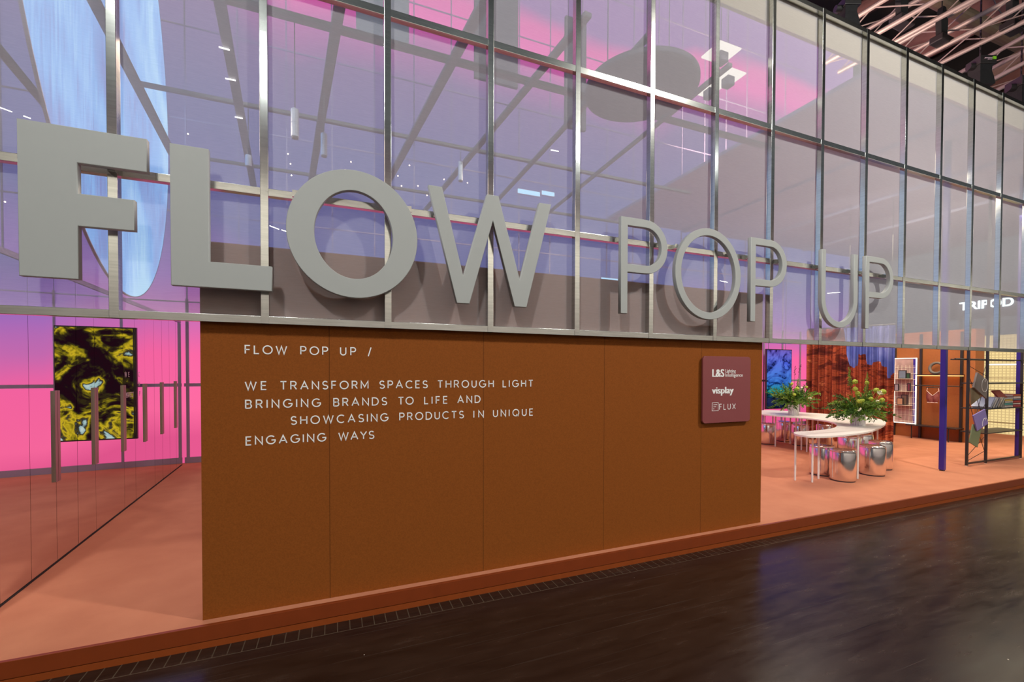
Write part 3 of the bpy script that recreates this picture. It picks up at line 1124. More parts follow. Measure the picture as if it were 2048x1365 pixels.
# faint lettering printed on the mirror
yA, yB = -0.0012, -0.0002
for wd_, a, b_, z in (('WE', 2.36, 2.52, 1.675), ('C', 2.83, 2.88, 1.675), ('N', 2.84, 2.89, 1.553), ('P', 2.86, 2.90, 1.432), ('PERFECT', 2.37, 2.66, 1.432)):
    bm = bmesh.new()
    word(bm, wd_, a, b_, z, 0.060, 0.006, yA, yB)
    obj('printed_word', bm, M['print_grey'], md)['label'] = 'small grey lettering %s on the mirror' % wd_
# ------------------------------------------------------------------ screens near the rear wall
def screen(name, x0, x1, z0, z1, y, rz, image, label, cables=None):
    t = thing(name, label, 'screen', ((x0 + x1) / 2, y, z0), rz)
    hw = (x1 - x0) / 2
    h = z1 - z0
    bm = bmesh.new()
    box(bm, -hw, hw, 0.0, 0.05, 0, h)
    cas = obj('casing', bm, M['black_metal'], t, bevel=0.004)
    bm = bmesh.new()
    e = 0.022
    vv = [bm.verts.new(c) for c in ((-hw + e, -0.002, e), (hw - e, -0.002, e), (hw - e, -0.002, h - e), (-hw + e, -0.002, h - e))]
    f = bm.faces.new(vv)
    uvl = bm.loops.layers.uv.new('UVMap')
    for lp, c in zip(f.loops, ((0, 0), (1, 0), (1, 1), (0, 1))):
        lp[uvl].uv = c
    obj('display', bm, image, cas)
    if cables:
        for q in (-hw * .8, hw * .55):
            bm = bmesh.new()
            tube(bm, (q, 0.03, h), (q, 0.03, cables), 0.006, 6)
            obj('hanging_cable', bm, M['grey_beam'], t)
    return t


screen('digital_screen', -1.865, -0.845, 0.64, 2.45, 9.03, math.radians(7.4), M['art_gold'], 'tall screen with black and gold abstract image, reflected in the mirror doors')
screen('digital_screen', 11.42, 12.47, 0.69, 2.42, 8.9, 0, M['art_blue'], 'tall screen with blue and violet abstract image behind the white table', cables=4.81)

# ------------------------------------------------------------------ round lit disc hanging behind the mesh
dc = Vector((-2.264, 6.339, 5.535))
dr = 2.90
dth = 0.145
dt = thing('light_disc', 'huge pale blue glowing disc hung upright behind the mesh at the left', 'light', dc, dth)
bm = bmesh.new()
n = 96
fr = [bm.verts.new((0.03, dr * math.cos(2 * math.pi * k / n), dr * math.sin(2 * math.pi * k / n))) for k in range(n)]
f = bm.faces.new(fr)
uvl = bm.loops.layers.uv.new('UVMap')
for lp in f.loops:
    lp[uvl].uv = (0.5 + lp.vert.co.y / dr / 2, 0.5 + lp.vert.co.z / dr / 2)
obj('lit_face', bm, M['disc'], dt)
bm = bmesh.new()
R2 = dr + 0.012
rg = [[bm.verts.new((xx, q * math.cos(2 * math.pi * k / n), q * math.sin(2 * math.pi * k / n))) for k in range(n)] for xx, q in ((0.033, dr), (0.033, R2), (0.012, R2), (0.012, dr - 0.02))]
for a, b_ in zip(rg[:-1], rg[1:]):
    for k in range(n):
        bm.faces.new((a[k], a[(k + 1) % n], b_[(k + 1) % n], b_[k]))
bm.faces.new(rg[-1])
obj('rim', bm, M['canopy'], dt)
for q in (-1.2, 1.2):
    bm = bmesh.new()
    tube(bm, (0, q, math.sqrt(R2 * R2 - q * q) - .02), (0, q, 6.0), 0.008, 6)
    obj('hanging_cable', bm, M['grey_beam'], dt)

# ------------------------------------------------------------------ rig beams inside the stand
ZB = 5.0


def lattice(bm, a, b_, wd, hg, rch=0.018, rbr=0.009, step=0.3):
    a, b_ = Vector(a), Vector(b_)
    d = (b_ - a).normalized()
    sd = d.cross(Vector((0, 0, 1))).normalized() * (wd / 2)
    up = Vector((0, 0, hg))
    L_ = (b_ - a).length
    cs = [sd, -sd, sd + up, -sd + up]
    for c in cs:
        tube(bm, a + c, b_ + c, rch, 6)
    k = int(L_ / step)
    for i in range(k):
        p, q = a + d * (L_ * i / k), a + d * (L_ * (i + 1) / k)
        if i % 2:
            p, q = q, p
        tube(bm, p + sd, q + sd + up, rbr, 5)
        tube(bm, p - sd, q - sd + up, rbr, 5)
        tube(bm, p + sd, q - sd, rbr, 5)


rig = thing('rig_grid', 'dark grid of lighting beams inside the stand, seen through the mesh', 'rig', (0, 0, 0))


def beam(a, b_, wd, hg, lat=False):
    bm = bmesh.new()
    a, b_ = Vector(a), Vector(b_)
    d = b_ - a
    ang = math.atan2(d.y, d.x)
    mt = Matrix.Translation(a) @ Matrix.Rotation(ang, 4, 'Z')
    box(bm, 0, d.length, -wd / 2, wd / 2, 0, hg, mt)
    obj('beam', bm, M['grey_beam'], rig)
    bm = bmesh.new()
    mt2 = mt
    L_ = d.length
    kk = int(L_ / 0.16)
    for i in range(kk):
        p0, p1 = L_ * i / kk, L_ * (i + 1) / kk
        s = 1 if i % 2 else -1
        tube(bm, mt2 @ Vector((p0, -s * wd * .42, -0.006)), mt2 @ Vector((p1, s * wd * .42, -0.006)), 0.003, 4)
    if lat:
        obj('lacing', bm, M['steel'], rig)
    else:
        bm.free()


for (xa, xb, wd, lat) in ((-0.84, -1.36, .095, False), (0.12, -0.47, .095, True), (1.25, 0.72, .095, False), (2.15, 1.67, .075, False), (2.83, 2.88, .06, False), (3.9, 4.1, .05, False)):
    beam((xa, 3.5, ZB), (xb, 9.15, ZB), wd, 0.04, lat)
beam((-3.05, 5.2, ZB), (-3.36, 7.6, ZB), .08, .04)
beam((-1.56, 3.60, 4.40), (-1.86, 6.60, 4.40), .075, .04)
for yy, wd, x0_ in ((4.63, .085, -1.85), (6.36, .055, -2.08), (8.2, .05, -2.3)):
    beam((x0_, yy, ZB + 0.055), (6.1, yy, ZB + 0.055), wd, 0.04)
# led tubes clipped across the beams
def led_tube(p, q, lab):
    bm = bmesh.new()
    tube(bm, p, q, 0.007, 6)
    o = obj('led_tube', bm, M['led_dim'])
    tag(o, lab, 'light', 'short bright tubes on the rig beams')


for (a, b_, lab) in (((438, 94), (459, 100), 'short bright tube on a rig beam, highest of three above the letter L'),
                     ((451, 157), (471, 161), 'short bright tube on a rig beam, middle of three above the letter L'),
                     ((470, 234), (485, 237), 'short bright tube on a rig beam, lowest of three above the letter L'),
                     ((1102, 300), (1117, 303), 'short bright tube on a thin beam up and right of the W')):
    led_tube(at_z(*a, ZB - 0.012), at_z(*b_, ZB - 0.012), lab)
for (a, b_, lab) in (((0, 215), (24, 224), 'short bright tube at the left edge above the letter F'), ((47, 232), (61, 237), 'small bright tube just above the letter F'), ((537, 451), (558, 459), 'bright slanted tube at the left edge of the heavy O'),
                     ((563, 460), (575, 464), 'small slanted tube touching the left rim of the heavy O'), ((1440, 562), (1455, 565), 'small bright tube inside the thin letter O'), ((1655, 587), (1680, 585), 'small bright tube inside the letter U')):
    led_tube(at_y(*a, 9.17), at_y(*b_, 9.17), lab)

# cylinder lamps
for (px, py, Y, hpx, lab) in ((590, 247, 4.63, 46, 'white cylinder lamp hanging behind the mesh above the heavy O'), (648, 290, 5.6, 38, 'white cylinder lamp by a lattice beam, lower right of another lamp'), (921, 343, 6.36, 35, 'white cylinder lamp hanging above the letter W'), (497, 322, 6.36, 18, 'small white cylinder lamp beside the top of the letter L')):
    p = at_y(px, py, Y)
    h = hpx / F_PX * (p - Vector((0, 0, EYE))).length * 0.95
    t = thing('cylinder_lamp', lab, 'lamp', (p.x, p.y, p.z - h / 2), 0, 'cylinder lamps on the rig')
    bm = bmesh.new()
    lathe(bm, [(0, 0), (0.033, 0), (0.035, 0.004), (0.035, h * .48), (0.032, h * .49), (0.035, h * .5), (0.035, h - .004), (0.032, h), (0, h)], 20)
    can = obj('can', bm, M['lamp_white'], t)
    bm = bmesh.new()
    lathe(bm, [(0, -0.012), (0.028, -0.012), (0.030, 0.0)], 20)
    obj('lens_ring', bm, M['grey_beam'], can)
    bm = bmesh.new()
    tube(bm, (0, 0, h), (0, 0, max(h + .01, ZB + (.004 if Y == 5.6 else .058) - (p.z - h / 2))), 0.005, 6)
    obj('stem', bm, M['grey_beam'], t)

# warm bulbs on thin cords
bulbs = [(576, 308), (581, 328), (583, 351), (702, 324), (819, 331), (796, 352), (836, 372), (803, 372), (854, 391), (888, 359), (935, 366), (376, 268), (10, 404), (690, 340)]
where = ['topmost of three in a column left of the heavy O', 'middle of three in a column left of the heavy O', 'lowest of three in a column left of the heavy O', 'highest of those over the heavy O', 'highest of the cluster right of the heavy O', 'upper left of the cluster right of the heavy O',
         'lower right of the cluster right of the heavy O', 'lower left of the cluster right of the heavy O', 'lowest, touching the left arm of the W', 'over the left arm of the W', 'between the left arm and middle of the W', 'alone above the letter L', 'at the left edge beside the letter F', 'just above the crown of the heavy O']
for k, ((px, py), wh) in enumerate(zip(bulbs, where)):
    p = at_y(px, py, 8.8 - .03 * k)
    t = thing('pendant_bulb', 'tiny warm glowing bulb, ' + wh, 'light', p, 0, 'tiny warm bulbs behind the mesh')
    bm = bmesh.new()
    bmesh.ops.create_icosphere(bm, subdivisions=2, radius=0.010)
    obj('bulb', bm, M['bulb'], t, smooth=True)
    bm = bmesh.new()
    tube(bm, (0, 0, 0.015), (0, 0, 9.9 - p.z), 0.0007, 4)
    obj('cord', bm, M['canopy'], t)

# hanging panels and round baffle seen through the mesh
def hang_panel(p0, p1, Y, material, lab, thick=0.06):
    a, b_ = at_y(*p0, Y), at_y(*p1, Y)
    t = thing('hanging_panel', lab, 'panel', (0, Y, 0))
    bm = bmesh.new()
    box(bm, min(a.x, b_.x), max(a.x, b_.x), 0, thick, min(a.z, b_.z), max(a.z, b_.z))
    obj('board', bm, material, t)
    for q in (.15, .85):
        xx = min(a.x, b_.x) + q * abs(a.x - b_.x)
        bm = bmesh.new()
        tube(bm, (xx, thick / 2, max(a.z, b_.z)), (xx, thick / 2, 11.5), 0.006, 5)
        obj('cable', bm, M['grey_beam'], t)


M['panel_blue'] = pbr('grey_blue_panel', (0.20, 0.24, 0.30), 0.7)
M['panel_dark'] = pbr('dark_grey_panel', (0.11, 0.10, 0.14), 0.8)
hang_panel((712, -60), (818, 96), 6.9, M['panel_blue'], 'grey blue panel hanging behind the mesh near the top centre')
hang_panel((950, -70), (1036, 176), 6.9, M['panel_dark'], 'dark grey panel hanging behind the mesh right of the grey blue one')
hang_panel((1132, 30), (1172, 262), 6.9, M['panel_dark'], 'narrow dark panel hanging behind the mesh left of the round baffle')
hang_panel((452, -40), (520, 10), 5.2, M['panel_dark'], 'small dark panel hanging at the top edge left of centre')

M['tray_glow'] = emit('white_glowing_tray', (1.0, 0.93, 0.85), 1.3)  # glow put into the white trays in place of light from below
M['pane_glow'] = emit('daylit_pane', (0.42, 0.72, 1.0), 1.5)
for (p0, p1, lab) in (((1036, 377), (1080, 393), 'pale blue glowing pane right of the W, wider of two'), ((1084, 381), (1109, 393), 'pale blue glowing pane right of the W, narrower of two'), ((1203, 555), (1236, 566), 'pale blue glowing pane just left of the first thin P')):
    a, b_ = at_y(*p0, 9.16), at_y(*p1, 9.16)
    t = thing('lit_pane', lab, 'window', (0, 9.16, 0), 0, 'pale blue panes behind the mesh')
    bm = bmesh.new()
    box(bm, a.x, b_.x, 0.005, 0.03, b_.z, a.z)
    obj('pane', bm, M['pane_glow'], t)
    bm = bmesh.new()
    box(bm, a.x - .015, b_.x + .015, 0.01, 0.04, b_.z - .015, a.z + .015)
    obj('casing', bm, M['seam_profile'], t)
for (px, py, wd, lab) in ((1442, 108, .30, 'white tray with an added glow hanging behind the mesh, upper of three right of the round baffle'), (1456, 156, .28, 'white tray with an added glow hanging behind the mesh, middle of three right of the round baffle'), (1418, 180, .24, 'white tray with an added glow hanging behind the mesh, lowest of three right of the round baffle')):
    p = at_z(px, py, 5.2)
    t = thing('hanging_tray', lab, 'light', p, 0, 'white trays with an added glow behind the mesh')
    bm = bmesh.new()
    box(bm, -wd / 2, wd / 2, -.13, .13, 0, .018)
    obj('tray_board', bm, M['tray_glow'], t, bevel=.003)
    bm = bmesh.new()
    box(bm, -wd * .18, wd * .18, -.05, .05, -.10, 0)
    obj('fitting', bm, M['panel_dark'], t, bevel=.004)
    bm = bmesh.new()
    tube(bm, (0, 0, .015), (0, 0, 15.0 - 5.2), .004, 5)
    obj('cable', bm, M['grey_beam'], t)

bc = at_z(1281, 184, 4.9)
t = thing('round_baffle', 'dark round baffle hanging flat behind the mesh above the thin P', 'panel', bc)
bm = bmesh.new()
lathe(bm, [(0, 0), (0.60, 0), (0.62, 0.01), (0.62, 0.06), (0.60, 0.07), (0, 0.07)], 56)
obj('disc', bm, M['panel_dark'], t)
bm = bmesh.new()
for q in (0, 2.1, 4.2):
    tube(bm, (.4 * math.cos(q), .4 * math.sin(q), .06), (.4 * math.cos(q), .4 * math.sin(q), 11 - bc.z), 0.005, 5)
obj('hanging_cable', bm, M['grey_beam'], t)

# ------------------------------------------------------------------ lit sign beyond the stand, at the right
sg = thing('lit_sign', 'glowing white sign reading TRIPOD C behind the mesh at the right edge', 'sign', (0, 0, 0))
zt = at_x(1932, 602, 22.0).z
base = at_x(1919, 619, 22.0)
end = at_x(2033, 613, 22.0)
tm = text_mesh('lettering', 'TRIPOD C', 0.6, M['sign_light'], sg, bold=0.012, thick=0.05, width=(base.y - end.y) * 1.22)
ht = max(v.co.z for v in tm.data.vertices)
sz = (zt - base.z) / ht
for v in tm.data.vertices:
    v.co.z *= sz
tm.rotation_euler = (0, 0, -math.pi / 2)
tm.location = (22.0, base.y, (base.z + end.z) / 2)
bm = bmesh.new()
box(bm, 22.06, 22.12, end.y - 1.0, base.y + .3, base.z - 0.4, zt + 0.5)
obj('board', bm, M['panel_dark'], sg)
for q in (base.y, end.y - .6):
    bm = bmesh.new()
    box(bm, 22.05, 22.13, q - .04, q + .04, 0, base.z - 0.35)
    obj('post', bm, M['grey_beam'], sg)

# ------------------------------------------------------------------ places of the stools
stools = [(1684.6, 965.7, 'silver drum stool standing nearest the deck edge, before the table'), (1643, 953.6, 'silver drum stool half hidden behind table legs, left of the foremost stool'), (1744, 953.6, 'silver drum stool right of the foremost stool by the near end of the table'),
          (1760, 941, 'silver drum stool at the rightmost end of the table'), (1697, 926, 'silver drum stool under the table top behind the foremost stool'), (1724, 920, 'silver drum stool under the widest part of the table'),
          (1534, 890.5, 'silver drum stool beside the edge of the brown wall'), (1568.5, 885, 'silver drum stool under the far arm of the table'), (1650, 893, 'silver drum stool in front of the canyon curtain foot'), (1600, 893, 'silver drum stool behind the far arm of the table')]
stool_at = []
for px, py, lab in stools:
    p = at_z(px, py, DECK)
    f_ = 1 + 0.168 / math.hypot(p.x, p.y)
    stool_at.append(Vector((p.x * f_, p.y * f_, DECK)))

# ------------------------------------------------------------------ curved white table
TZ = 0.85


def smooth_closed(pts, n=6):
    out = []
    P = [Vector(p) for p in pts]
    m_ = len(P)
    for i in range(m_):
        p0, p1, p2, p3 = P[(i - 1) % m_], P[i], P[(i + 1) % m_], P[(i + 2) % m_]
        for k in range(n):
            t_ = k / n
            out.append(0.5 * ((2 * p1) + (-p0 + p2) * t_ + (2 * p0 - 5 * p1 + 4 * p2 - p3) * t_ ** 2 + (-p0 + 3 * p1 - 3 * p2 + p3) * t_ ** 3))
    return out


tpix = [(1588, 867), (1600, 870.5), (1625, 873), (1660, 872.5), (1690, 870), (1720, 866.5), (1745, 861.5), (1765, 853), (1772, 846), (1766, 841), (1750, 837), (1720, 832.5), (1690, 830.5), (1650, 828), (1610, 825.5), (1575, 822.5), (1530, 820.5)]
tin = [(1512, 826), (1540, 830.5), (1600, 835.5), (1640, 840), (1663, 844.5), (1674, 850), (1668, 856), (1645, 860), (1615, 862.5), (1592, 864)]
tb = [at_z(px, py, TZ) for px, py in tpix + tin]
tb = [(p.x, p.y) for p in tb]
tt = thing('curved_table', 'white curved table on many thin legs with two bouquets', 'table', (8.0, 5.2, DECK))
loop = smooth_closed(tb, 5)
cu = bpy.data.curves.new('tabletop', 'CURVE')
cu.dimensions = '2D'
cu.fill_mode = 'BOTH'
cu.extrude = 0.012
spn = cu.splines.new('POLY')
spn.points.add(len(loop) - 1)
for k, p in enumerate(loop):
    spn.points[k].co = (p.x, p.y, 0, 1)
spn.use_cyclic_u = True
to = bpy.data.objects.new('tabletop_tmp', cu)
link(to)
bpy.context.view_layer.update()
me = bpy.data.meshes.new_from_object(to.evaluated_get(bpy.context.evaluated_depsgraph_get()))
bpy.data.objects.remove(to)
me.materials.clear()
me.materials.append(M['table_white'])
me.name = 'tabletop'
top = bpy.data.objects.new('tabletop', me)
link(top)
top.parent = tt
top.location = (-8.0, -5.2, TZ - 0.012 - DECK)
c2 = lambda x_, y_: (1500 + x_ / 4.55, 680 + y_ / 4.55)
legs = [c2(410, 1240), c2(565, 1298), c2(622, 1265), c2(978, 1265), c2(230, 972), c2(467, 1005), c2(517, 1022), c2(205, 935), c2(365, 950), c2(417, 985), c2(567, 1000), c2(615, 985), c2(742, 990), c2(812, 1020), c2(862, 1045), c2(915, 1075), c2(1063, 1080), c2(1108, 1065), c2(1157, 1050), c2(133, 925), c2(315, 915)]
leg_xy = []
for px, py in legs:
    p = at_z(px, py, DECK)
    leg_xy.append((p.x, p.y))


def inside(x_, y_, poly):
    c = False
    for i in range(len(poly)):
        a, b2 = poly[i], poly[i - 1]
        if (a.y > y_) != (b2.y > y_) and x_ < (b2.x - a.x) * (y_ - a.y) / (b2.y - a.y) + a.x:
            c = not c
    return c


for x_, y_ in leg_xy:
    # stand each leg under the top and clear of the stools, moving it along its line of sight where needed
    best = None
    for k in range(-80, 81):
        f_ = 1 + k * 0.005
        q = Vector((x_ * f_, y_ * f_, DECK))
        rim = min((Vector((c.x, c.y, 0)) - Vector((q.x, q.y, 0))).length for c in loop)
        if inside(q.x, q.y, loop) and rim > 0.03 and min((q - c).length for c in stool_at) > 0.195 and (best is None or abs(f_ - 1) < abs(best - 1)):
            best = f_
    if best is None:
        continue
    x_, y_ = x_ * best, y_ * best
    bm = bmesh.new()
    tube(bm, (x_ - 8.0, y_ - 5.2, 0.0), (x_ - 8.0, y_ - 5.2, TZ - 0.02 - DECK), 0.0135, 10)
    obj('leg', bm, M['table_white'], tt)

# ------------------------------------------------------------------ stools
st0 = None
for p, (px, py, lab) in zip(stool_at, stools):
    if st0 is None:
        t = thing('drum_stool', lab, 'stool', p, 0, 'silver drum stools around the table')
        bm = bmesh.new()
        prof = [(0, 0.012), (0.150, 0.012), (0.164, 0.022), (0.167, 0.045), (0.168, 0.25), (0.167, 0.425), (0.161, 0.440), (0.165, 0.447), (0.155, 0.462), (0.11, 0.469), (0.05, 0.466), (0.015, 0.460), (0, 0.459)]
        lathe(bm, prof, 40)
        for v in bm.verts:
            a = math.atan2(v.co.y, v.co.x)
            rad = math.hypot(v.co.x, v.co.y)
            if rad > 0.01:
                kf = 1 + 0.006 * math.sin(9 * a + 20 * v.co.z) * (1 if v.co.z < .43 else .4)
                v.co.x *= kf
                v.co.y *= kf
            if v.co.z > 0.44 and 0.02 < rad < 0.15:
                v.co.z += 0.004 * math.sin(14 * a)
        obj('cover', bm, M['chrome'], t, smooth=True)
        bm = bmesh.new()
        lathe(bm, [(0, 0), (0.155, 0), (0.157, 0.014), (0, 0.014)], 40)
        obj('sole', bm, M['sole'], t)
        st0 = t
    else:
        copy_tree(st0, p, random.uniform(0, 6), lab)

# ------------------------------------------------------------------ vases and bouquets
def make_vase(x_, y_, h, rad, lab):
    bm = bmesh.new()
    n_ = 72
    prof = [(0.0, 0.0, 0), (rad, 0.0, 1), (rad, h * .5, 1), (rad, h, 1), (rad * .86, h, 0), (rad * .86, h * .5, 0), (0, h * .4, 0)]
    rings = []
    for q, z, rib in prof:
        if q == 0:
            rings.append([bm.verts.new((0, 0, z))])
        else:
            rings.append([bm.verts.new(((q * (1 + (0.05 * math.cos(18 * 2 * math.pi * k / n_) if rib else 0))) * math.cos(2 * math.pi * k / n_), (q * (1 + (0.05 * math.cos(18 * 2 * math.pi * k / n_) if rib else 0))) * math.sin(2 * math.pi * k / n_), z)) for k in range(n_)])
    for a, b2 in zip(rings[:-1], rings[1:]):
        for k in range(n_):
            k2 = (k + 1) % n_
            if len(a) == 1:
                bm.faces.new((a[0], b2[k2], b2[k]))
            elif len(b2) == 1:
                bm.faces.new((a[k], a[k2], b2[0]))
            else:
                bm.faces.new((a[k], a[k2], b2[k2], b2[k]))
    o = obj('ribbed_vase', bm, M['vase'], None, loc=(x_, y_, TZ))
    tag(o, lab, 'vase', 'ribbed vases on the white table')
    return o


def leaf_quad(bm, p, d, L_, wd, rnd):
    d = d.normalized()
    sd = d.cross(Vector((rnd.uniform(-1, 1), rnd.uniform(-1, 1), rnd.uniform(-.2, 1)))).normalized() * wd
    nrm = d.cross(sd).normalized() * (L_ * .12)
    a, b2, c, e = p, p + d * (L_ * .45) + sd + nrm, p + d * L_, p + d * (L_ * .45) - sd + nrm
    bm.faces.new([bm.verts.new(v) for v in (a, b2, c, e)])


def bouquet(x_, y_, h, size, seed, lab, spikes, balls, whites, droop, seeds):
    rnd = random.Random(seed)
    t = thing('bouquet', lab, 'flowers', (x_, y_, TZ + h * .62), 0, 'green bouquets on the white table')
    g1, g2 = bmesh.new(), bmesh.new()
    for i in range(95):
        a = rnd.uniform(0, 2 * math.pi)
        el = rnd.uniform(-0.15, 1.35)
        L_ = size * rnd.uniform(.55, 1.0) * (1.0 if el < .8 else .85)
        bmx = g1 if rnd.random() < .55 else g2
        d = Vector((math.cos(a) * math.cos(el), math.sin(a) * math.cos(el), math.sin(el)))
        p = Vector((math.cos(a) * .03, math.sin(a) * .03, h * .40))
        prev = p
        kk = 9
        for j in range(kk):
            d = (d + Vector((0, 0, -0.045 * droop * (j / 3)))).normalized()
            nx = prev + d * (L_ / kk)
            if nx.z < -h * .62 + .05:
                break
            if nx.z < h * .42 and math.hypot(nx.x, nx.y) < .13:
                nx.z = h * .42
            tube(bmx, prev, nx, 0.0022, 3)
            if j >= 2:
                for s_ in range(5):
                    ld = (d * .7 + Vector((rnd.uniform(-1, 1), rnd.uniform(-1, 1), rnd.uniform(-.6, 1)))).normalized()
                    leaf_quad(bmx, prev.lerp(nx, s_ / 5), ld, rnd.uniform(.035, .075), rnd.uniform(.006, .014), rnd)
            prev = nx
    obj('foliage', g1, M['leaf'], t)
    obj('fern_leaves', g2, M['leaf_dark'], t)
    for (dx, dz, L_) in spikes:
        bm = bmesh.new()
        for j in range(26):
            q = j / 25
            c = Vector((dx + dx * .15 * q, rnd.uniform(-.01, .01) - .05, dz - L_ + L_ * q))
            rr_ = 0.026 * (1 - q * .75)
            for s_ in range(4):
                a = rnd.uniform(0, 6.28)
                bmesh.ops.create_icosphere(bm, subdivisions=1, radius=0.009 * (1.1 - q * .6), matrix=Matrix.Translation(c + Vector((math.cos(a) * rr_, math.sin(a) * rr_, 0))))
        tube(bm, (dx * .2, 0, h * .3), (dx, -.05, dz - L_), 0.004, 5)
        tube(bm, (dx, -.05, dz - L_), (dx * 1.15, -.05, dz), 0.004, 5)
        obj('flower_spike', bm, M['leaf'], t)
    for (dx, dy, dz, rad) in balls:
        bm = bmesh.new()
        bmesh.ops.create_icosphere(bm, subdivisions=3, radius=rad, matrix=Matrix.Translation((dx, dy, dz)))
        for v in bm.verts:
            v.co += (v.co - Vector((dx, dy, dz))) * rnd.uniform(-.14, .14)
        tube(bm, (dx * .15, dy * .15, h * .3), (dx, dy, dz), 0.003, 4)
        obj('round_bloom', bm, M['lime'], t)
    for (dx, dy, dz, sz_) in whites:
        bm = bmesh.new()
        for j in range(9):
            leaf_quad(bm, Vector((dx, dy, dz)), Vector((rnd.uniform(-1, 1), rnd.uniform(-1, .2), rnd.uniform(-.5, 1))), sz_, sz_ * .3, rnd)
        obj('cream_bloom', bm, M['cream_bloom'], t)
    for (dx, dz, L_) in seeds:
        bm = bmesh.new()
        b0 = Vector((dx * .3, 0, dz * .35))
        e0 = Vector((dx, 0, dz))
        tube(bm, b0, e0, 0.003, 4)
        for j in range(16):
            q = 1 - j / 16 * L_
            c = b0.lerp(e0, q) + Vector((rnd.uniform(-.016, .016), rnd.uniform(-.016, .016), rnd.uniform(-.01, .01)))
            bmesh.ops.create_icosphere(bm, subdivisions=1, radius=0.008, matrix=Matrix.Translation(c))
        obj('seed_stem', bm, M['seed'], t)
    return t


v1 = at_z(1586.8, 830.5, TZ)
v2 = at_z(1715.4, 851, TZ)
make_vase(v1.x, v1.y, 0.235, 0.093, 'pale ribbed vase on the far arm of the table, below the blue screen')
make_vase(v2.x, v2.y, 0.205, 0.100, 'pale ribbed vase on the near end of the table')
bouquet(v1.x, v1.y, 0.235, 0.56, 11, 'wide green bouquet in the vase below the blue screen', [(.05, .62, .25)], [(-.2, -.1, .52, .028), (-.12, -.16, .42, .035), (-.26, -.2, .30, .03), (.40, -.1, .30, .025), (.1, -.2, .45, .028)],
        [(.20, -.2, .20, .06), (.14, -.2, .24, .03), (-.05, -.2, .44, .03)], 1.0, [(.03, .88, .35), (.20, .92, .3)])
bouquet(v2.x, v2.y, 0.205, 0.52, 23, 'green bouquet with lime ball blooms in the nearer vase', [(-.30, .86, .30), (.13, .78, .32)],
        [(-.26, -.1, .62, .038), (-.29, -.12, .50, .036), (-.22, -.12, .43, .032), (-.28, -.18, .30, .034), (-.23, -.2, .31, .03), (-.05, -.22, .34, .032), (.28, -.12, .47, .042), (.33, -.15, .43, .044), (.50, -.1, .44, .046), (.44, -.12, .30, .04), (.02, -.12, .60, .03)],
        [(.22, -.2, .42, .07), (.14, -.2, .30, .04), (.17, -.2, .15, .05), (-.32, -.2, .16, .05)], 1.5, [])

# ------------------------------------------------------------------ canyon curtain
cA, cB = at_z(1612, 879, DECK), at_z(1787, 897, DECK)
cv = Vector((cB.x - cA.x, cB.y - cA.y, 0))
cl = cv.length
cd = cv.normalized()
cn = Vector((-cd.y, cd.x, 0))
if cn.x > 0:
    cn = -cn
bm = bmesh.new()
uvl = bm.loops.layers.uv.new('UVMap')
NX, NZ = 230, 14
ctop = 2.75
rows = []
ph = [random.uniform(-.6, .6) for _ in range(12)]
for j in range(NZ + 1):
    v_ = j / NZ
    row = []
    for i in range(NX + 1):
        u_ = i / NX
        amp = 0.062 + 0.015 * math.sin(7 * u_ + 1)
        off = amp * math.sin(2 * math.pi * 13 * u_ + 1.2 * math.sin(9 * u_ + .6 * v_)) + 0.012 * math.sin(2 * math.pi * 31 * u_ + 2 * v_)
        p = Vector((cA.x, cA.y, 0)) + cd * (cl * u_) + cn * (off * (1 - .15 * v_)) + Vector((0, 0, DECK + 0.012 + (ctop - DECK) * v_))
        row.append((bm.verts.new(p), (u_, v_)))
    rows.append(row)
for j in range(NZ):
    for i in range(NX):
        q = [rows[j][i], rows[j][i + 1], rows[j + 1][i + 1], rows[j + 1][i]]
        f = bm.faces.new([a[0] for a in q])
        for lp, a in zip(f.loops, q):
            lp[uvl].uv = a[1]
ct = thing('canyon_curtain', 'pleated curtain printed with red canyon rocks and blue sky', 'curtain', (0, 0, 0))
co = obj('cloth', bm, M['canyon'], ct, smooth=True)
bm = bmesh.new()
tube(bm, Vector((cA.x, cA.y, ctop + .03)), Vector((cB.x, cB.y, ctop + .03)), 0.015, 8)
for q in (0.04, .5, .96):
    pp = Vector((cA.x, cA.y, 0)).lerp(Vector((cB.x, cB.y, 0)), q)
    tube(bm, (pp.x, pp.y, ctop + .03), (pp.x, pp.y, 5.5), 0.006, 6)
obj('curtain_rod', bm, M['black_metal'], ct)

# ------------------------------------------------------------------ display rack on the orange wall
WX = 13.42
rk = thing('wall_display_rack', 'black upright rack with shelves on the orange wall', 'rack', (WX, 0, 0))
for (y_, z0, z1) in ((6.80, DECK, 2.70), (6.26, DECK, 2.70), (5.50, DECK, 2.70)):
    bm = bmesh.new()
    box(bm, -0.05, -0.004, y_ - 0.022, y_ + 0.022, z0, z1)
    obj('upright', bm, M['black_metal'], rk)
bm = bmesh.new()
box(bm, -0.30, -0.01, 5.45, 6.25, 1.695, 1.712)
obj('shelf', bm, M['black_metal'], rk)
bm = bmesh.new()
box(bm, -0.30, -0.01, 5.47, 6.24, 1.672, 1.684)
obj('shelf_light', bm, emit('warm_strip', (1.0, 0.55, 0.2), 2.2), rk)['label'] = 'glowing warm strip under the shelf'
bm = bmesh.new()
tube(bm, (-0.24, 5.45, 1.44), (-0.24, 6.27, 1.44), 0.013, 8)
tube(bm, (-0.24, 6.25, 1.44), (-0.02, 6.25, 1.44), 0.011, 8)
tube(bm, (-0.24, 5.48, 1.44), (-0.02, 5.48, 1.44), 0.011, 8)
obj('hanging_rail', bm, M['black_metal'], rk)
bm = bmesh.new()
box(bm, -0.34, -0.01, 5.45, 6.40, 0.452, 0.474)
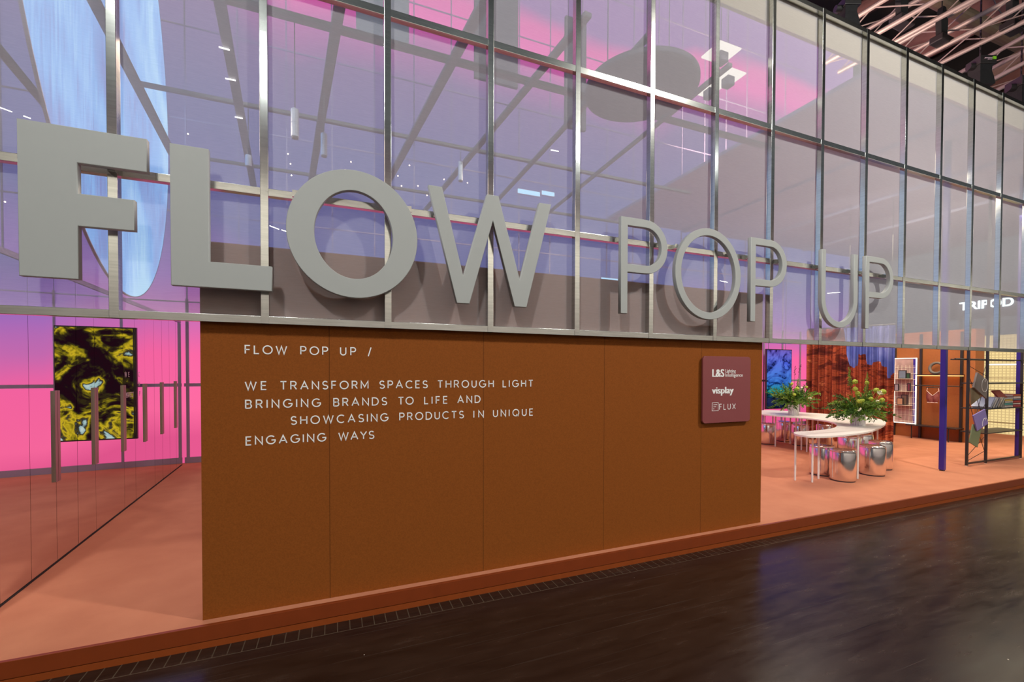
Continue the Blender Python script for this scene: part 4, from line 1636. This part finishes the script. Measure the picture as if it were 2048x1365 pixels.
obj('shelf', bm, M['black_metal'], rk)
bm = bmesh.new()
for y_ in (5.6, 6.3):
    tube(bm, (-0.3, y_, DECK), (-0.3, y_, 0.455), 0.012, 6)
obj('shelf_leg', bm, M['black_metal'], rk)

# foam ring on the upper shelf
bm = bmesh.new()
nu, nv = 40, 14
vv = [[None] * nv for _ in range(nu)]
for i in range(nu):
    for j in range(nv):
        a, b2 = 2 * math.pi * i / nu, 2 * math.pi * j / nv
        rr_ = 0.124 + 0.030 * math.cos(b2)
        vv[i][j] = bm.verts.new((0.030 * math.sin(b2), rr_ * math.cos(a), rr_ * math.sin(a)))
for i in range(nu):
    for j in range(nv):
        bm.faces.new((vv[i][j], vv[(i + 1) % nu][j], vv[(i + 1) % nu][(j + 1) % nv], vv[i][(j + 1) % nv]))
o = obj('foam_ring', bm, M['ring'], None, smooth=True, loc=(WX - 0.16, 5.90, 1.712 + 0.150))
o.rotation_euler = (0, math.radians(10), 0)
tag(o, 'taupe ring standing on the upper shelf of the orange wall', 'ring')

# bralette on its hanger
bt = thing('bralette', 'dusty pink bralette hanging on the rail of the orange wall', 'clothing', (WX - 0.24, 5.92, 1.44))
bm = bmesh.new()
NXb, NZb = 20, 10
for part in (0,):
    grid = []
    for j in range(NZb + 1):
        v_ = j / NZb
        row = []
        for i in range(NXb + 1):
            u_ = i / NXb * 2 - 1
            hw = 0.105 + 0.02 * math.sin(v_ * 3.1)
            top_z = -0.13 - 0.10 * (1 - abs(u_)) ** 1.0
            bot_z = -0.40 + 0.01 * u_ * u_
            z = bot_z + (top_z - bot_z) * v_
            bulge = -0.05 * math.exp(-((abs(u_) - .45) / .28) ** 2) * math.sin(math.pi * min(1, v_ * .9 + .1))
            row.append(bm.verts.new((bulge - .01, u_ * hw, z)))
        grid.append(row)
    for j in range(NZb):
        for i in range(NXb):
            bm.faces.new((grid[j][i], grid[j][i + 1], grid[j + 1][i + 1], grid[j + 1][i]))
bmesh.ops.solidify(bm, geom=bm.faces[:], thickness=0.004)
fab = obj('fabric', bm, M['bra'], bt, smooth=True)
bm = bmesh.new()
for s_ in (-1, 1):
    tube(bm, (-.016, s_ * .115, -.12), (-.02, s_ * .004, -.235), 0.006, 6)
    tube(bm, (-.01, s_ * .115, -.13), (0, s_ * .10, -.045), 0.005, 6)
tube(bm, (-.02, -.10, -.40), (-.02, .10, -.40), 0.007, 6)
obj('trim', bm, M['bra_trim'], fab)
bm = bmesh.new()
tube(bm, (0, -.13, -.045), (0, .13, -.045), 0.010, 8)
tube(bm, (0, 0, -.045), (0, 0, .012), 0.005, 6)
tube(bm, (0, 0, .012), (0.012, 0, .022), 0.005, 6)
obj('hanger', bm, M['black_metal'], bt)

# lit mirror; its reflection of a grid, ledges and pictures is built as solids
ly0, ly1, lz0, lz1 = 6.32, 6.80, 0.47, 2.12
lf = thing('lit_mirror', 'tall white lit mirror with its reflected wire grid built inside, left of the orange wall shelves', 'frame', (WX - 0.06, 0, 0))
bm = bmesh.new()
for (a, b2, c, d) in ((ly0, ly0 + .016, lz0, lz1), (ly1 - .016, ly1, lz0, lz1), (ly0, ly1, lz0, lz0 + .016), (ly0, ly1, lz1 - .016, lz1)):
    box(bm, -0.03, -0.005, a, b2, c, d)
obj('light_border', bm, M['led'], lf)
bm = bmesh.new()
box(bm, -0.004, 0.05, ly0, ly1, lz0, lz1)
obj('reflected_back', bm, M['mirror_image'], lf)
bm = bmesh.new()
y_ = ly0 + .06
while y_ < ly1 - .03:
    tube(bm, (-0.012, y_, lz0 + .03), (-0.012, y_, lz1 - .18), 0.0035, 4)
    y_ += 0.083
z_ = lz0 + .06
while z_ < lz1 - .15:
    tube(bm, (-0.012, ly0 + .03, z_), (-0.012, ly1 - .03, z_), 0.0035, 4)
    z_ += 0.15
obj('reflected_grid', bm, M['cream'], lf)
for z_ in (0.935, 1.285, 1.60):
    bm = bmesh.new()
    box(bm, -0.16, -0.014, ly0 + .075, ly1 - .03, z_ - .008, z_)
    obj('ledge', bm, M['cream'], lf)  # ledge of the reflection, built as a solid
bm = bmesh.new()
box(bm, -0.011, -0.006, ly0 + .03, ly0 + .075, lz0 + .03, lz1 - .03)
obj('reflected_post', bm, M['blue_paint'], lf)
picmat = [pbr('picture_sheet', c, 0.4) for c in ((0.16, 0.2, 0.26), (0.02, 0.07, 0.03), (0.30, 0.25, 0.28), (0.16, 0.03, 0.05), (0.16, 0.10, 0.07), (0.5, 0.28, 0.16))]
for (y_, wd, z_, hg, k, lab) in ((6.58, .17, 1.60, .21, 0, 'dark picture frame with grey sheet on the top reflected ledge of the lit mirror'), (6.46, .09, 1.60, .14, 1, 'small dark green picture on the top reflected ledge of the lit mirror'), (6.70, .10, 1.285, .18, 2, 'pale grey picture on the middle reflected ledge of the lit mirror'),
                                (6.44, .07, 1.285, .2, 3, 'dark red picture on the middle reflected ledge of the lit mirror'), (6.53, .13, 0.935, .26, 4, 'brown picture at the back of the lowest reflected ledge of the lit mirror'), (6.60, .14, 0.935, .18, 5, 'tan picture in front on the lowest reflected ledge of the lit mirror')):
    t = thing('reflected_picture', lab, 'picture', (WX - 0.06 - (0.09 if k != 5 else 0.135), y_, z_), 0, 'pictures built as the reflection in the lit mirror')
    bm = bmesh.new()
    box(bm, 0, 0.02, -wd / 2, wd / 2, 0, hg)
    obj('border', bm, M['black_metal'], t)
    bm = bmesh.new()
    box(bm, -0.002, 0, -wd / 2 + .018, wd / 2 - .018, .018, hg - .018)
    obj('sheet', bm, picmat[k], t)

# ------------------------------------------------------------------ blue posts
for px, py, lab in ((1886.5, 943.5, 'glossy ultramarine square post standing alone in the right opening'), (2048, 921, 'ultramarine square post at the right edge beside the bookshelf')):
    p = at_z(px, py, DECK)
    if px > 2000:
        p = Vector((12.09, 4.10, DECK))
    else:
        p = p + Vector((0.045, 0, 0))
    t = thing('square_post', lab, 'post', (p.x, p.y + .034, DECK), 0, 'ultramarine posts in the right opening')
    bm = bmesh.new()
    box(bm, -0.034, 0.034, -0.034, 0.034, 0.018, 5.36)
    obj('shaft', bm, M['blue_paint'], t, bevel=0.004)
    bm = bmesh.new()
    box(bm, -0.026, 0.026, -0.026, 0.026, 0.0, 0.02)
    obj('foot', bm, M['black_metal'], t)

# ------------------------------------------------------------------ open bookshelf at the right
RY = 4.05
bs = thing('open_bookshelf', 'thin black open bookshelf with leaning magazines at the right', 'shelf', (10.07, RY, DECK))
L0 = lambda x_: x_ - 10.07
for x_ in (10.07, 10.695, 11.94):
    bm = bmesh.new()
    box(bm, L0(x_) - .013, L0(x_) + .013, -.018, .018, 0.012, 4.9)
    upo = obj('upright', bm, M['black_metal'], bs)
    bm = bmesh.new()
    box(bm, L0(x_) - .010, L0(x_) + .010, -.012, .012, 0, 0.014)
    obj('foot', bm, M['cream'], upo)
bm = bmesh.new()
box(bm, 0, L0(11.94), -.012, .012, .030, .058)
obj('bottom_bar', bm, M['black_metal'], bs)
bm = bmesh.new()
tube(bm, (L0(9.70), 0.02, 1.985 - DECK), (L0(12.2), 0.02, 1.985 - DECK), .012, 8)
tube(bm, (L0(10.0), 0.20, 1.985 - DECK), (L0(12.2), 0.20, 1.985 - DECK), .012, 8)
obj('top_bar', bm, M['black_metal'], bs)
for z_ in (1.57, 1.115, 0.685):
    bm = bmesh.new()
    box(bm, L0(10.62), L0(11.97), -.02, .32, z_ - .018 - DECK, z_ - DECK)
    obj('shelf', bm, M['black_metal'], bs)
bm = bmesh.new()
zz_ = lambda z_: z_ - DECK
for (a, b2) in (((10.09, 1.88), (10.68, 1.70)), ((10.09, 1.75), (10.62, .95)), ((10.68, 1.2), (10.10, .62)), ((10.10, 1.30), (10.68, .36)), ((10.68, .62), (10.10, .30)), ((10.68, .36), (10.10, .22)), ((10.68, 1.62), (10.40, 1.05)), ((10.66, 1.86), (10.55, 1.62))):
    tube(bm, (L0(a[0]), .012, zz_(a[1])), (L0(b2[0]), .012, zz_(b2[1])), .0045, 5)
obj('bracing_wire', bm, M['black_metal'], bs)


def slab(name, pts, thick, material, lab, cat, group, line=None):
    """sheet with corners pts (x,z) leaning in the plane of the shelf"""
    t = thing(name, lab, cat, (0, 0, 0), 0, group)
    bm = bmesh.new()
    fr_ = [bm.verts.new((x_, y0, z_)) for (x_, z_, y0) in pts]
    bk_ = [bm.verts.new((x_ + .004, y0 + thick, z_)) for (x_, z_, y0) in pts]
    bm.faces.new(fr_)
    bm.faces.new(bk_[::-1])
    for k in range(4):
        bm.faces.new((fr_[k], bk_[k], bk_[(k + 1) % 4], fr_[(k + 1) % 4]))
    cvr = obj('cover', bm, material, t)
    if line:
        (cx_, cz_, rx_, a0, a1) = line
        bm = bmesh.new()
        ys = sum(p[2] for p in pts) / 4 - 0.012
        ribbon(bm, arc(cx_, cz_, rx_, rx_ * 1.15, a0, a1, 24), .006, ys - .001, ys + .003)
        ribbon(bm, [(cx_ + .01, cz_ + .10), (cx_ + .01, cz_ + .06)], .006, ys - .001, ys + .003)
        obj('cover_line', bm, M['print_white'], cvr)
    return t


cg = pbr('grey_cover', (0.20, 0.17, 0.155), 0.5)
cb_ = pbr('violet_cover', (0.22, 0.17, 0.42), 0.5)
cgr = pbr('sage_cover', (0.16, 0.20, 0.10), 0.5)
cbr = pbr('olive_cover', (0.22, 0.17, 0.09), 0.5)
g_ = 'magazines leaning on the bookshelf wires'
ym = RY - .05
slab('magazine', [(10.14, 1.50, ym), (10.56, 1.30, ym), (10.60, 1.60, ym), (10.25, 1.76, ym)], .028, cg, 'grey magazine with a white circle, highest on the bookshelf wires', 'magazine', g_, (10.46, 1.535, .10, 0, 360))
slab('magazine', [(10.15, 1.20, ym + .03), (10.44, 1.32, ym + .03), (10.42, 1.50, ym + .032), (10.12, 1.49, ym + .03)], .02, cbr, 'olive brown magazine tucked under the grey one', 'magazine', g_)
slab('magazine', [(10.275, .745, ym), (10.63, .86, ym), (10.52, 1.115, ym), (10.135, 1.015, ym)], .02, cb_, 'violet magazine with a white arc on the bookshelf wires', 'magazine', g_, (10.50, .86, .09, 20, 200))
slab('magazine', [(10.10, .555, ym + .025), (10.355, .45, ym + .025), (10.50, .80, ym + .03), (10.21, .86, ym + .03)], .018, cgr, 'sage green magazine, lowest on the bookshelf wires', 'magazine', g_)

# books on the middle shelf
def book(x0, x1, z0, h, y0, y1, col, lab, lean=0.0, upright=False):
    t = thing('book', lab, 'book', ((x0 + x1) / 2, (y0 + y1) / 2, z0), 0, 'books on the bookshelf')
    hw, hd_ = (x1 - x0) / 2, (y1 - y0) / 2
    mt = Matrix.Rotation(lean, 4, 'Y')
    mc = pbr('book_cloth', col, 0.6)
    bm = bmesh.new()
    if upright:
        box(bm, -hw + .004, hw - .004, -hd_ + .004, hd_ - .006, .004, h - .004, mt)
    else:
        box(bm, -hw + .006, hw - .002, -hd_ + .004, hd_ - .004, .004, h - .004, mt)
    obj('pages', bm, M['page'], t)
    bm = bmesh.new()
    if upright:
        box(bm, -hw, -hw + .004, -hd_, hd_, 0, h, mt)
        box(bm, hw - .004, hw, -hd_, hd_, 0, h, mt)
        box(bm, -hw, hw, -hd_, -hd_ + .004, 0, h, mt)
    else:
        box(bm, -hw, hw, -hd_, hd_, 0, .004, mt)
        box(bm, -hw, hw, -hd_, hd_, h - .004, h, mt)
        box(bm, -hw, hw, -hd_, -hd_ + .004, 0, h, mt)
    obj('binding', bm, mc, t)
    if lean:
        zmin = min((mt @ Vector((sx_, 0, 0))).z for sx_ in (-hw, hw))
        t.location.z = z0 - zmin
    return t


SZ = 1.115
ya, yb = RY - .01, RY + .25
ptw = [('pale blue book leaning at the left end of the bookshelf row', (0.45, 0.50, 0.62)), ('white book leaning second from the left in the bookshelf row', (0.66, 0.64, 0.60)), ('light grey book leaning third from the left in the bookshelf row', (0.40, 0.42, 0.46)), ('cream book leaning fourth from the left in the bookshelf row', (0.62, 0.56, 0.46)), ('grey green book leaning at the right end of the leaning row', (0.40, 0.42, 0.36))]
for k, (lab, c) in enumerate(ptw):
    book(10.80 + .085 * k, 10.84 + .085 * k, SZ, .225, ya, yb, c, lab, lean=math.radians(42), upright=True)
yz = [(11.30, 11.60, .045, (0.55, 0.50, 0.44), 'beige book at the bottom of the pile with the turquoise book'), (11.30, 11.585, .04, (0.10, 0.42, 0.38), 'turquoise book second from the bottom of its pile'), (11.31, 11.60, .035, (0.62, 0.58, 0.5), 'off white book in the middle of the pile with the turquoise book'), (11.31, 11.58, .03, (0.70, 0.48, 0.08), 'yellow book in the pile with the turquoise book'), (11.32, 11.59, .03, (0.45, 0.44, 0.42), 'grey book at the top of the pile with the turquoise book')]
z_ = SZ
for (a, b2, h, c, lab) in yz:
    book(a, b2, z_, h, ya, yb, c, lab)
    z_ += h + .0005
z2 = SZ
for (a, b2, h, c, lab) in ((11.61, 11.895, .05, (0.40, 0.04, 0.06), 'crimson book at the bottom of the right hand pile'), (11.61, 11.88, .03, (0.75, 0.66, 0.60), 'pale pink book second from the bottom of the right hand pile'), (11.62, 11.895, .045, (0.45, 0.05, 0.04), 'red book in the middle of the right hand pile'), (11.615, 11.89, .03, (0.16, 0.18, 0.26), 'slate blue book in the right hand pile'), (11.62, 11.88, .045, (0.60, 0.52, 0.48), 'grey pink book below the orange red one in the right hand pile'), (11.61, 11.89, .035, (0.55, 0.12, 0.06), 'orange red book at the top of the right hand pile')):
    book(a, b2, z2, h, ya, yb, c, lab)
    z2 += h + .0005
# display box standing on the left pile
t = thing('display_book', 'dark red book tilted towards the aisle on top of the books', 'book', (11.33, RY + .02, z_))
bm = bmesh.new()
mt = Matrix.Rotation(math.radians(-35), 4, 'X')
box(bm, -.15, .15, 0, .02, 0, .16, mt)
for v in bm.verts:
    if v.co.z > .1:
        v.co.x -= .02
obj('cover', bm, pbr('oxblood_cover', (0.26, 0.035, 0.02), 0.45), t)

# shelves fixed on the lit grid wall
bt2 = thing('wall_shelf_rail', 'thin shelves and light tube fixed to the cream grid wall', 'shelf', (16.25, 0, 0))
for z_ in (1.62, 1.30, 0.98, 0.45):
    bm = bmesh.new()
    box(bm, -.22, 0, 4.2, 6.15, z_ - .008, z_ + .008)
    obj('shelf', bm, M['valance'], bt2)
bm = bmesh.new()
tube(bm, (-.10, 4.2, 1.97), (-.10, 6.1, 1.97), .014, 8)
obj('light_tube', bm, M['led'], bt2)

# ------------------------------------------------------------------ hall roof, seen above the frame at the right
RZ = 9.0


def roof_truss(pa, pb, z, wd, lab, ext=(0, 1.6)):
    a, b_ = at_z(*pa, z), at_z(*pb, z)
    d = (b_ - a)
    a2, b2 = a - d * ext[0], a + d * ext[1]
    o = thing('roof_truss', lab, 'truss', (0, 0, 0), 0, 'aluminium trusses under the hall roof')
    bm = bmesh.new()
    a3, b3 = Vector(a2), Vector(b2)
    dd = (b3 - a3).normalized()
    sd = dd.cross(Vector((0, 0, 1))).normalized() * (wd / 2)
    up = Vector((0, 0, wd))
    for c in (sd, -sd, sd + up, -sd + up):
        tube(bm, a3 + c, b3 + c, .05, 10)
    obj('chords', bm, M['truss'], o)
    bm = bmesh.new()
    L_ = (b3 - a3).length
    k = max(2, int(L_ / (wd * 1.5)))
    for i in range(k):
        p, q = a3 + dd * (L_ * i / k), a3 + dd * (L_ * (i + 1) / k)
        if i % 2:
            p, q = q, p
        tube(bm, p + sd, q + sd + up, .014, 6)
        tube(bm, p - sd, q - sd + up, .014, 6)
        tube(bm, p + sd, q - sd, .014, 6)
        tube(bm, p + sd + up, q - sd + up, .014, 6)
    obj('lattice', bm, M['truss'], o)
    return o


roof_truss((1768, 78), (1912, -2), RZ, .62, 'nearer aluminium roof truss, left of the hanging straps', (0.9, 2.4))
roof_truss((1868, 118), (2030, 36), RZ, .62, 'aluminium roof truss crossing the middle of the roof view', (0.9, 2.2))
roof_truss((1985, 172), (2048, 140), RZ, .62, 'aluminium roof truss low at the right edge', (1.0, 4.0))

# roof shells (long curved ceiling pieces)
def shell(pa, pb, z, rad, lab, ext=(0.6, 2.0)):
    a, b_ = at_z(*pa, z), at_z(*pb, z)
    d = b_ - a
    a, b_ = a - d * ext[0], a + d * ext[1]
    dd = (b_ - a).normalized()
    sd = dd.cross(Vector((0, 0, 1))).normalized()
    bm = bmesh.new()
    n_ = 20
    for (o_, rr_) in ((0, rad),):
        rows_ = []
        for e_ in (a, b_):
            rows_.append([bm.verts.new(e_ + sd * (rr_ * math.cos(math.pi * k / n_)) + Vector((0, 0, -rr_ * .55 * math.sin(math.pi * k / n_)))) for k in range(n_ + 1)])
        for k in range(n_):
            bm.faces.new((rows_[0][k], rows_[0][k + 1], rows_[1][k + 1], rows_[1][k]))
    bmesh.ops.solidify(bm, geom=bm.faces[:], thickness=-0.05)
    o = obj('roof_shell', bm, M['duct'], None, smooth=True)
    tag(o, lab, 'roof panel', 'long curved panels of the hall roof')
    # dark seams
    bm = bmesh.new()
    L_ = (b_ - a).length
    q = 0.8
    while q < L_:
        for k in range(n_):
            p0 = a + dd * q + sd * ((rad + .004) * math.cos(math.pi * k / n_)) + Vector((0, 0, -(rad + .004) * .55 * math.sin(math.pi * k / n_)))
            p1 = a + dd * q + sd * ((rad + .004) * math.cos(math.pi * (k + 1) / n_)) + Vector((0, 0, -(rad + .004) * .55 * math.sin(math.pi * (k + 1) / n_)))
            tube(bm, p0, p1, .012, 4)
        q += 2.2
    obj('seam', bm, M['grey_beam'], o)


shell((1835, 95), (1990, 12), 12.0, 1.0, 'broad salmon roof panel between the two upper trusses')
shell((1990, 160), (2048, 128), 12.0, 0.9, 'broad salmon roof panel low at the right edge', (1.0, 5.0))
shell((1700, 30), (1780, -15), 13.0, 0.35, 'narrow brown roof beam panel at the left of the roof view', (1.0, 4.0))

bm = bmesh.new()
box(bm, -10, 60, -8, 60, 15.0, 15.2)
tag(obj('ceiling_hall', bm, pbr('dark_hall_ceiling', (0.045, 0.035, 0.035), 0.9)), 'dark ceiling of the exhibition hall', None, None, 'structure')

# big steel pipes of the roof structure
for (pa, pb, z, rad, lab) in (((1880, 5), (2048, 90), 11.0, .16, 'olive steel pipe crossing the roof view'), ((1985, 150), (2048, 112), 10.5, .22, 'thick steel pipe ending at the right edge'), ((1960, 60), (2048, 100), 11.5, .12, 'thinner steel pipe beside the olive pipe')):
    a, b_ = at_z(*pa, z), at_z(*pb, z)
    d = b_ - a
    bm = bmesh.new()
    tube(bm, a - d * .3, b_ + d * .6, rad, 16)
    tag(obj('roof_pipe', bm, pbr('olive_steel', (0.20, 0.15, 0.10), 0.5), None), lab, 'pipe', 'steel pipes under the hall roof')

# chain hoists
def hoist(px, py, y_, hpx, lab, chain_top=13.0, label_plate=True):
    p = at_y(px, py, y_)
    sc_ = (p - Vector((0, 0, EYE))).dot(_fw) / F_PX
    h = hpx * sc_
    t = thing('chain_hoist', lab, 'hoist', p, YAW * -1, 'black chain hoists above the frame')
    bm = bmesh.new()
    w_ = h * .72
    rows_ = []
    for (q, f_) in ((0, 1.05), (.35, .95), (.7, .80), (1.0, .85)):
        rows_.append([bm.verts.new((sx_ * w_ * f_ / 2, sy_ * w_ * f_ / 2, -h + h * q)) for sx_, sy_ in ((-1, -1), (1, -1), (1, 1), (-1, 1))])
    for a, b2 in zip(rows_[:-1], rows_[1:]):
        for k in range(4):
            bm.faces.new((a[k], a[(k + 1) % 4], b2[(k + 1) % 4], b2[k]))
    bm.faces.new(rows_[0][::-1])
    bm.faces.new(rows_[-1])
    obj('chain_bag', bm, M['black_cloth'], t)
    bm = bmesh.new()
    box(bm, -w_ * .5, w_ * .62, -w_ * .5, w_ * .5, 0, h * .40)
    mh = obj('motor_housing', bm, M['black_metal'], t, bevel=h * .03)
    bm = bmesh.new()
    bmesh.ops.create_cone(bm, cap_ends=True, segments=16, radius1=w_ * .22, radius2=w_ * .22, depth=w_ * .4, matrix=Matrix.Translation((-w_ * .62, 0, h * .05)) @ Matrix.Rotation(math.pi / 2, 4, 'Y'))
    obj('chain_guide', bm, M['black_metal'], t)
    if label_plate:
        bm = bmesh.new()
        box(bm, w_ * .30, w_ * .52, -w_ * .56, -w_ * .5, h * .17, h * .30)
        obj('label_plate', bm, M['green_label'], mh)
        bm = bmesh.new()
        box(bm, -w_ * .22, w_ * .26, -w_ * .56, -w_ * .5, h * .215, h * .245)
        box(bm, -w_ * .02, w_ * .26, -w_ * .56, -w_ * .5, h * .155, h * .18)
        obj('label_strip', bm, M['print_grey'], mh)
    bm = bmesh.new()
    z_ = h * .3
    zt_ = chain_top - p.z
    kk = 0
    rr_ = .016
    while z_ < zt_:
        if kk % 2:
            box(bm, -rr_, rr_, -.006, .006, z_, z_ + .075)
        else:
            box(bm, -.006, .006, -rr_, rr_, z_, z_ + .075)
        z_ += .062
        kk += 1
    obj('chain', bm, M['black_metal'], t)


hoist(1960, 136, 5.2, 40, 'black chain hoist with lime label just above the frame', 11.0)
hoist(2042, 178, 5.2, 44, 'black chain hoist cut off by the right edge', 11.0)
hoist(1694, 20, 5.2, 40, 'black chain hoist at the top left of the roof view', 11.0, False)

for (pa, pb, lab) in (((1806, -10), (1803, 42), 'black sling around the nearer truss'), ((1886, 38), (1883, 80), 'black sling around the middle truss'), ((2020, 0), (2024, 52), 'broad black sling near the right edge')):
    a, b_ = at_z(*pb, RZ + .1), None
    sc_ = (a - Vector((0, 0, EYE))).dot(_fw) / F_PX
    h = abs(pa[1] - pb[1]) * sc_
    t = thing('truss_sling', lab, 'sling', a, 0, 'black slings on the roof trusses')
    bm = bmesh.new()
    for (q0, q1, w0, w1) in ((0, h * .9, .11, .14), (h * .9, h * 1.5, .14, .05)):
        vs0 = [bm.verts.new((sx_ * w0, sy_ * .05, q0)) for sx_, sy_ in ((-1, -1), (1, -1), (1, 1), (-1, 1))]
        vs1 = [bm.verts.new((sx_ * w1, sy_ * .05, q1)) for sx_, sy_ in ((-1, -1), (1, -1), (1, 1), (-1, 1))]
        for k in range(4):
            bm.faces.new((vs0[k], vs0[(k + 1) % 4], vs1[(k + 1) % 4], vs1[k]))
        bm.faces.new(vs0[::-1])
        bm.faces.new(vs1)
    obj('strap', bm, M['black_cloth'], t)
    bm = bmesh.new()
    box(bm, -.22, .25, -.12, .12, -.1, .04)
    obj('clamp', bm, M['black_metal'], t, bevel=.02)
    bm = bmesh.new()
    tube(bm, (0, 0, h * 1.4), (0, 0, 15.0 - a.z), .012, 6)
    obj('wire', bm, M['black_metal'], t)
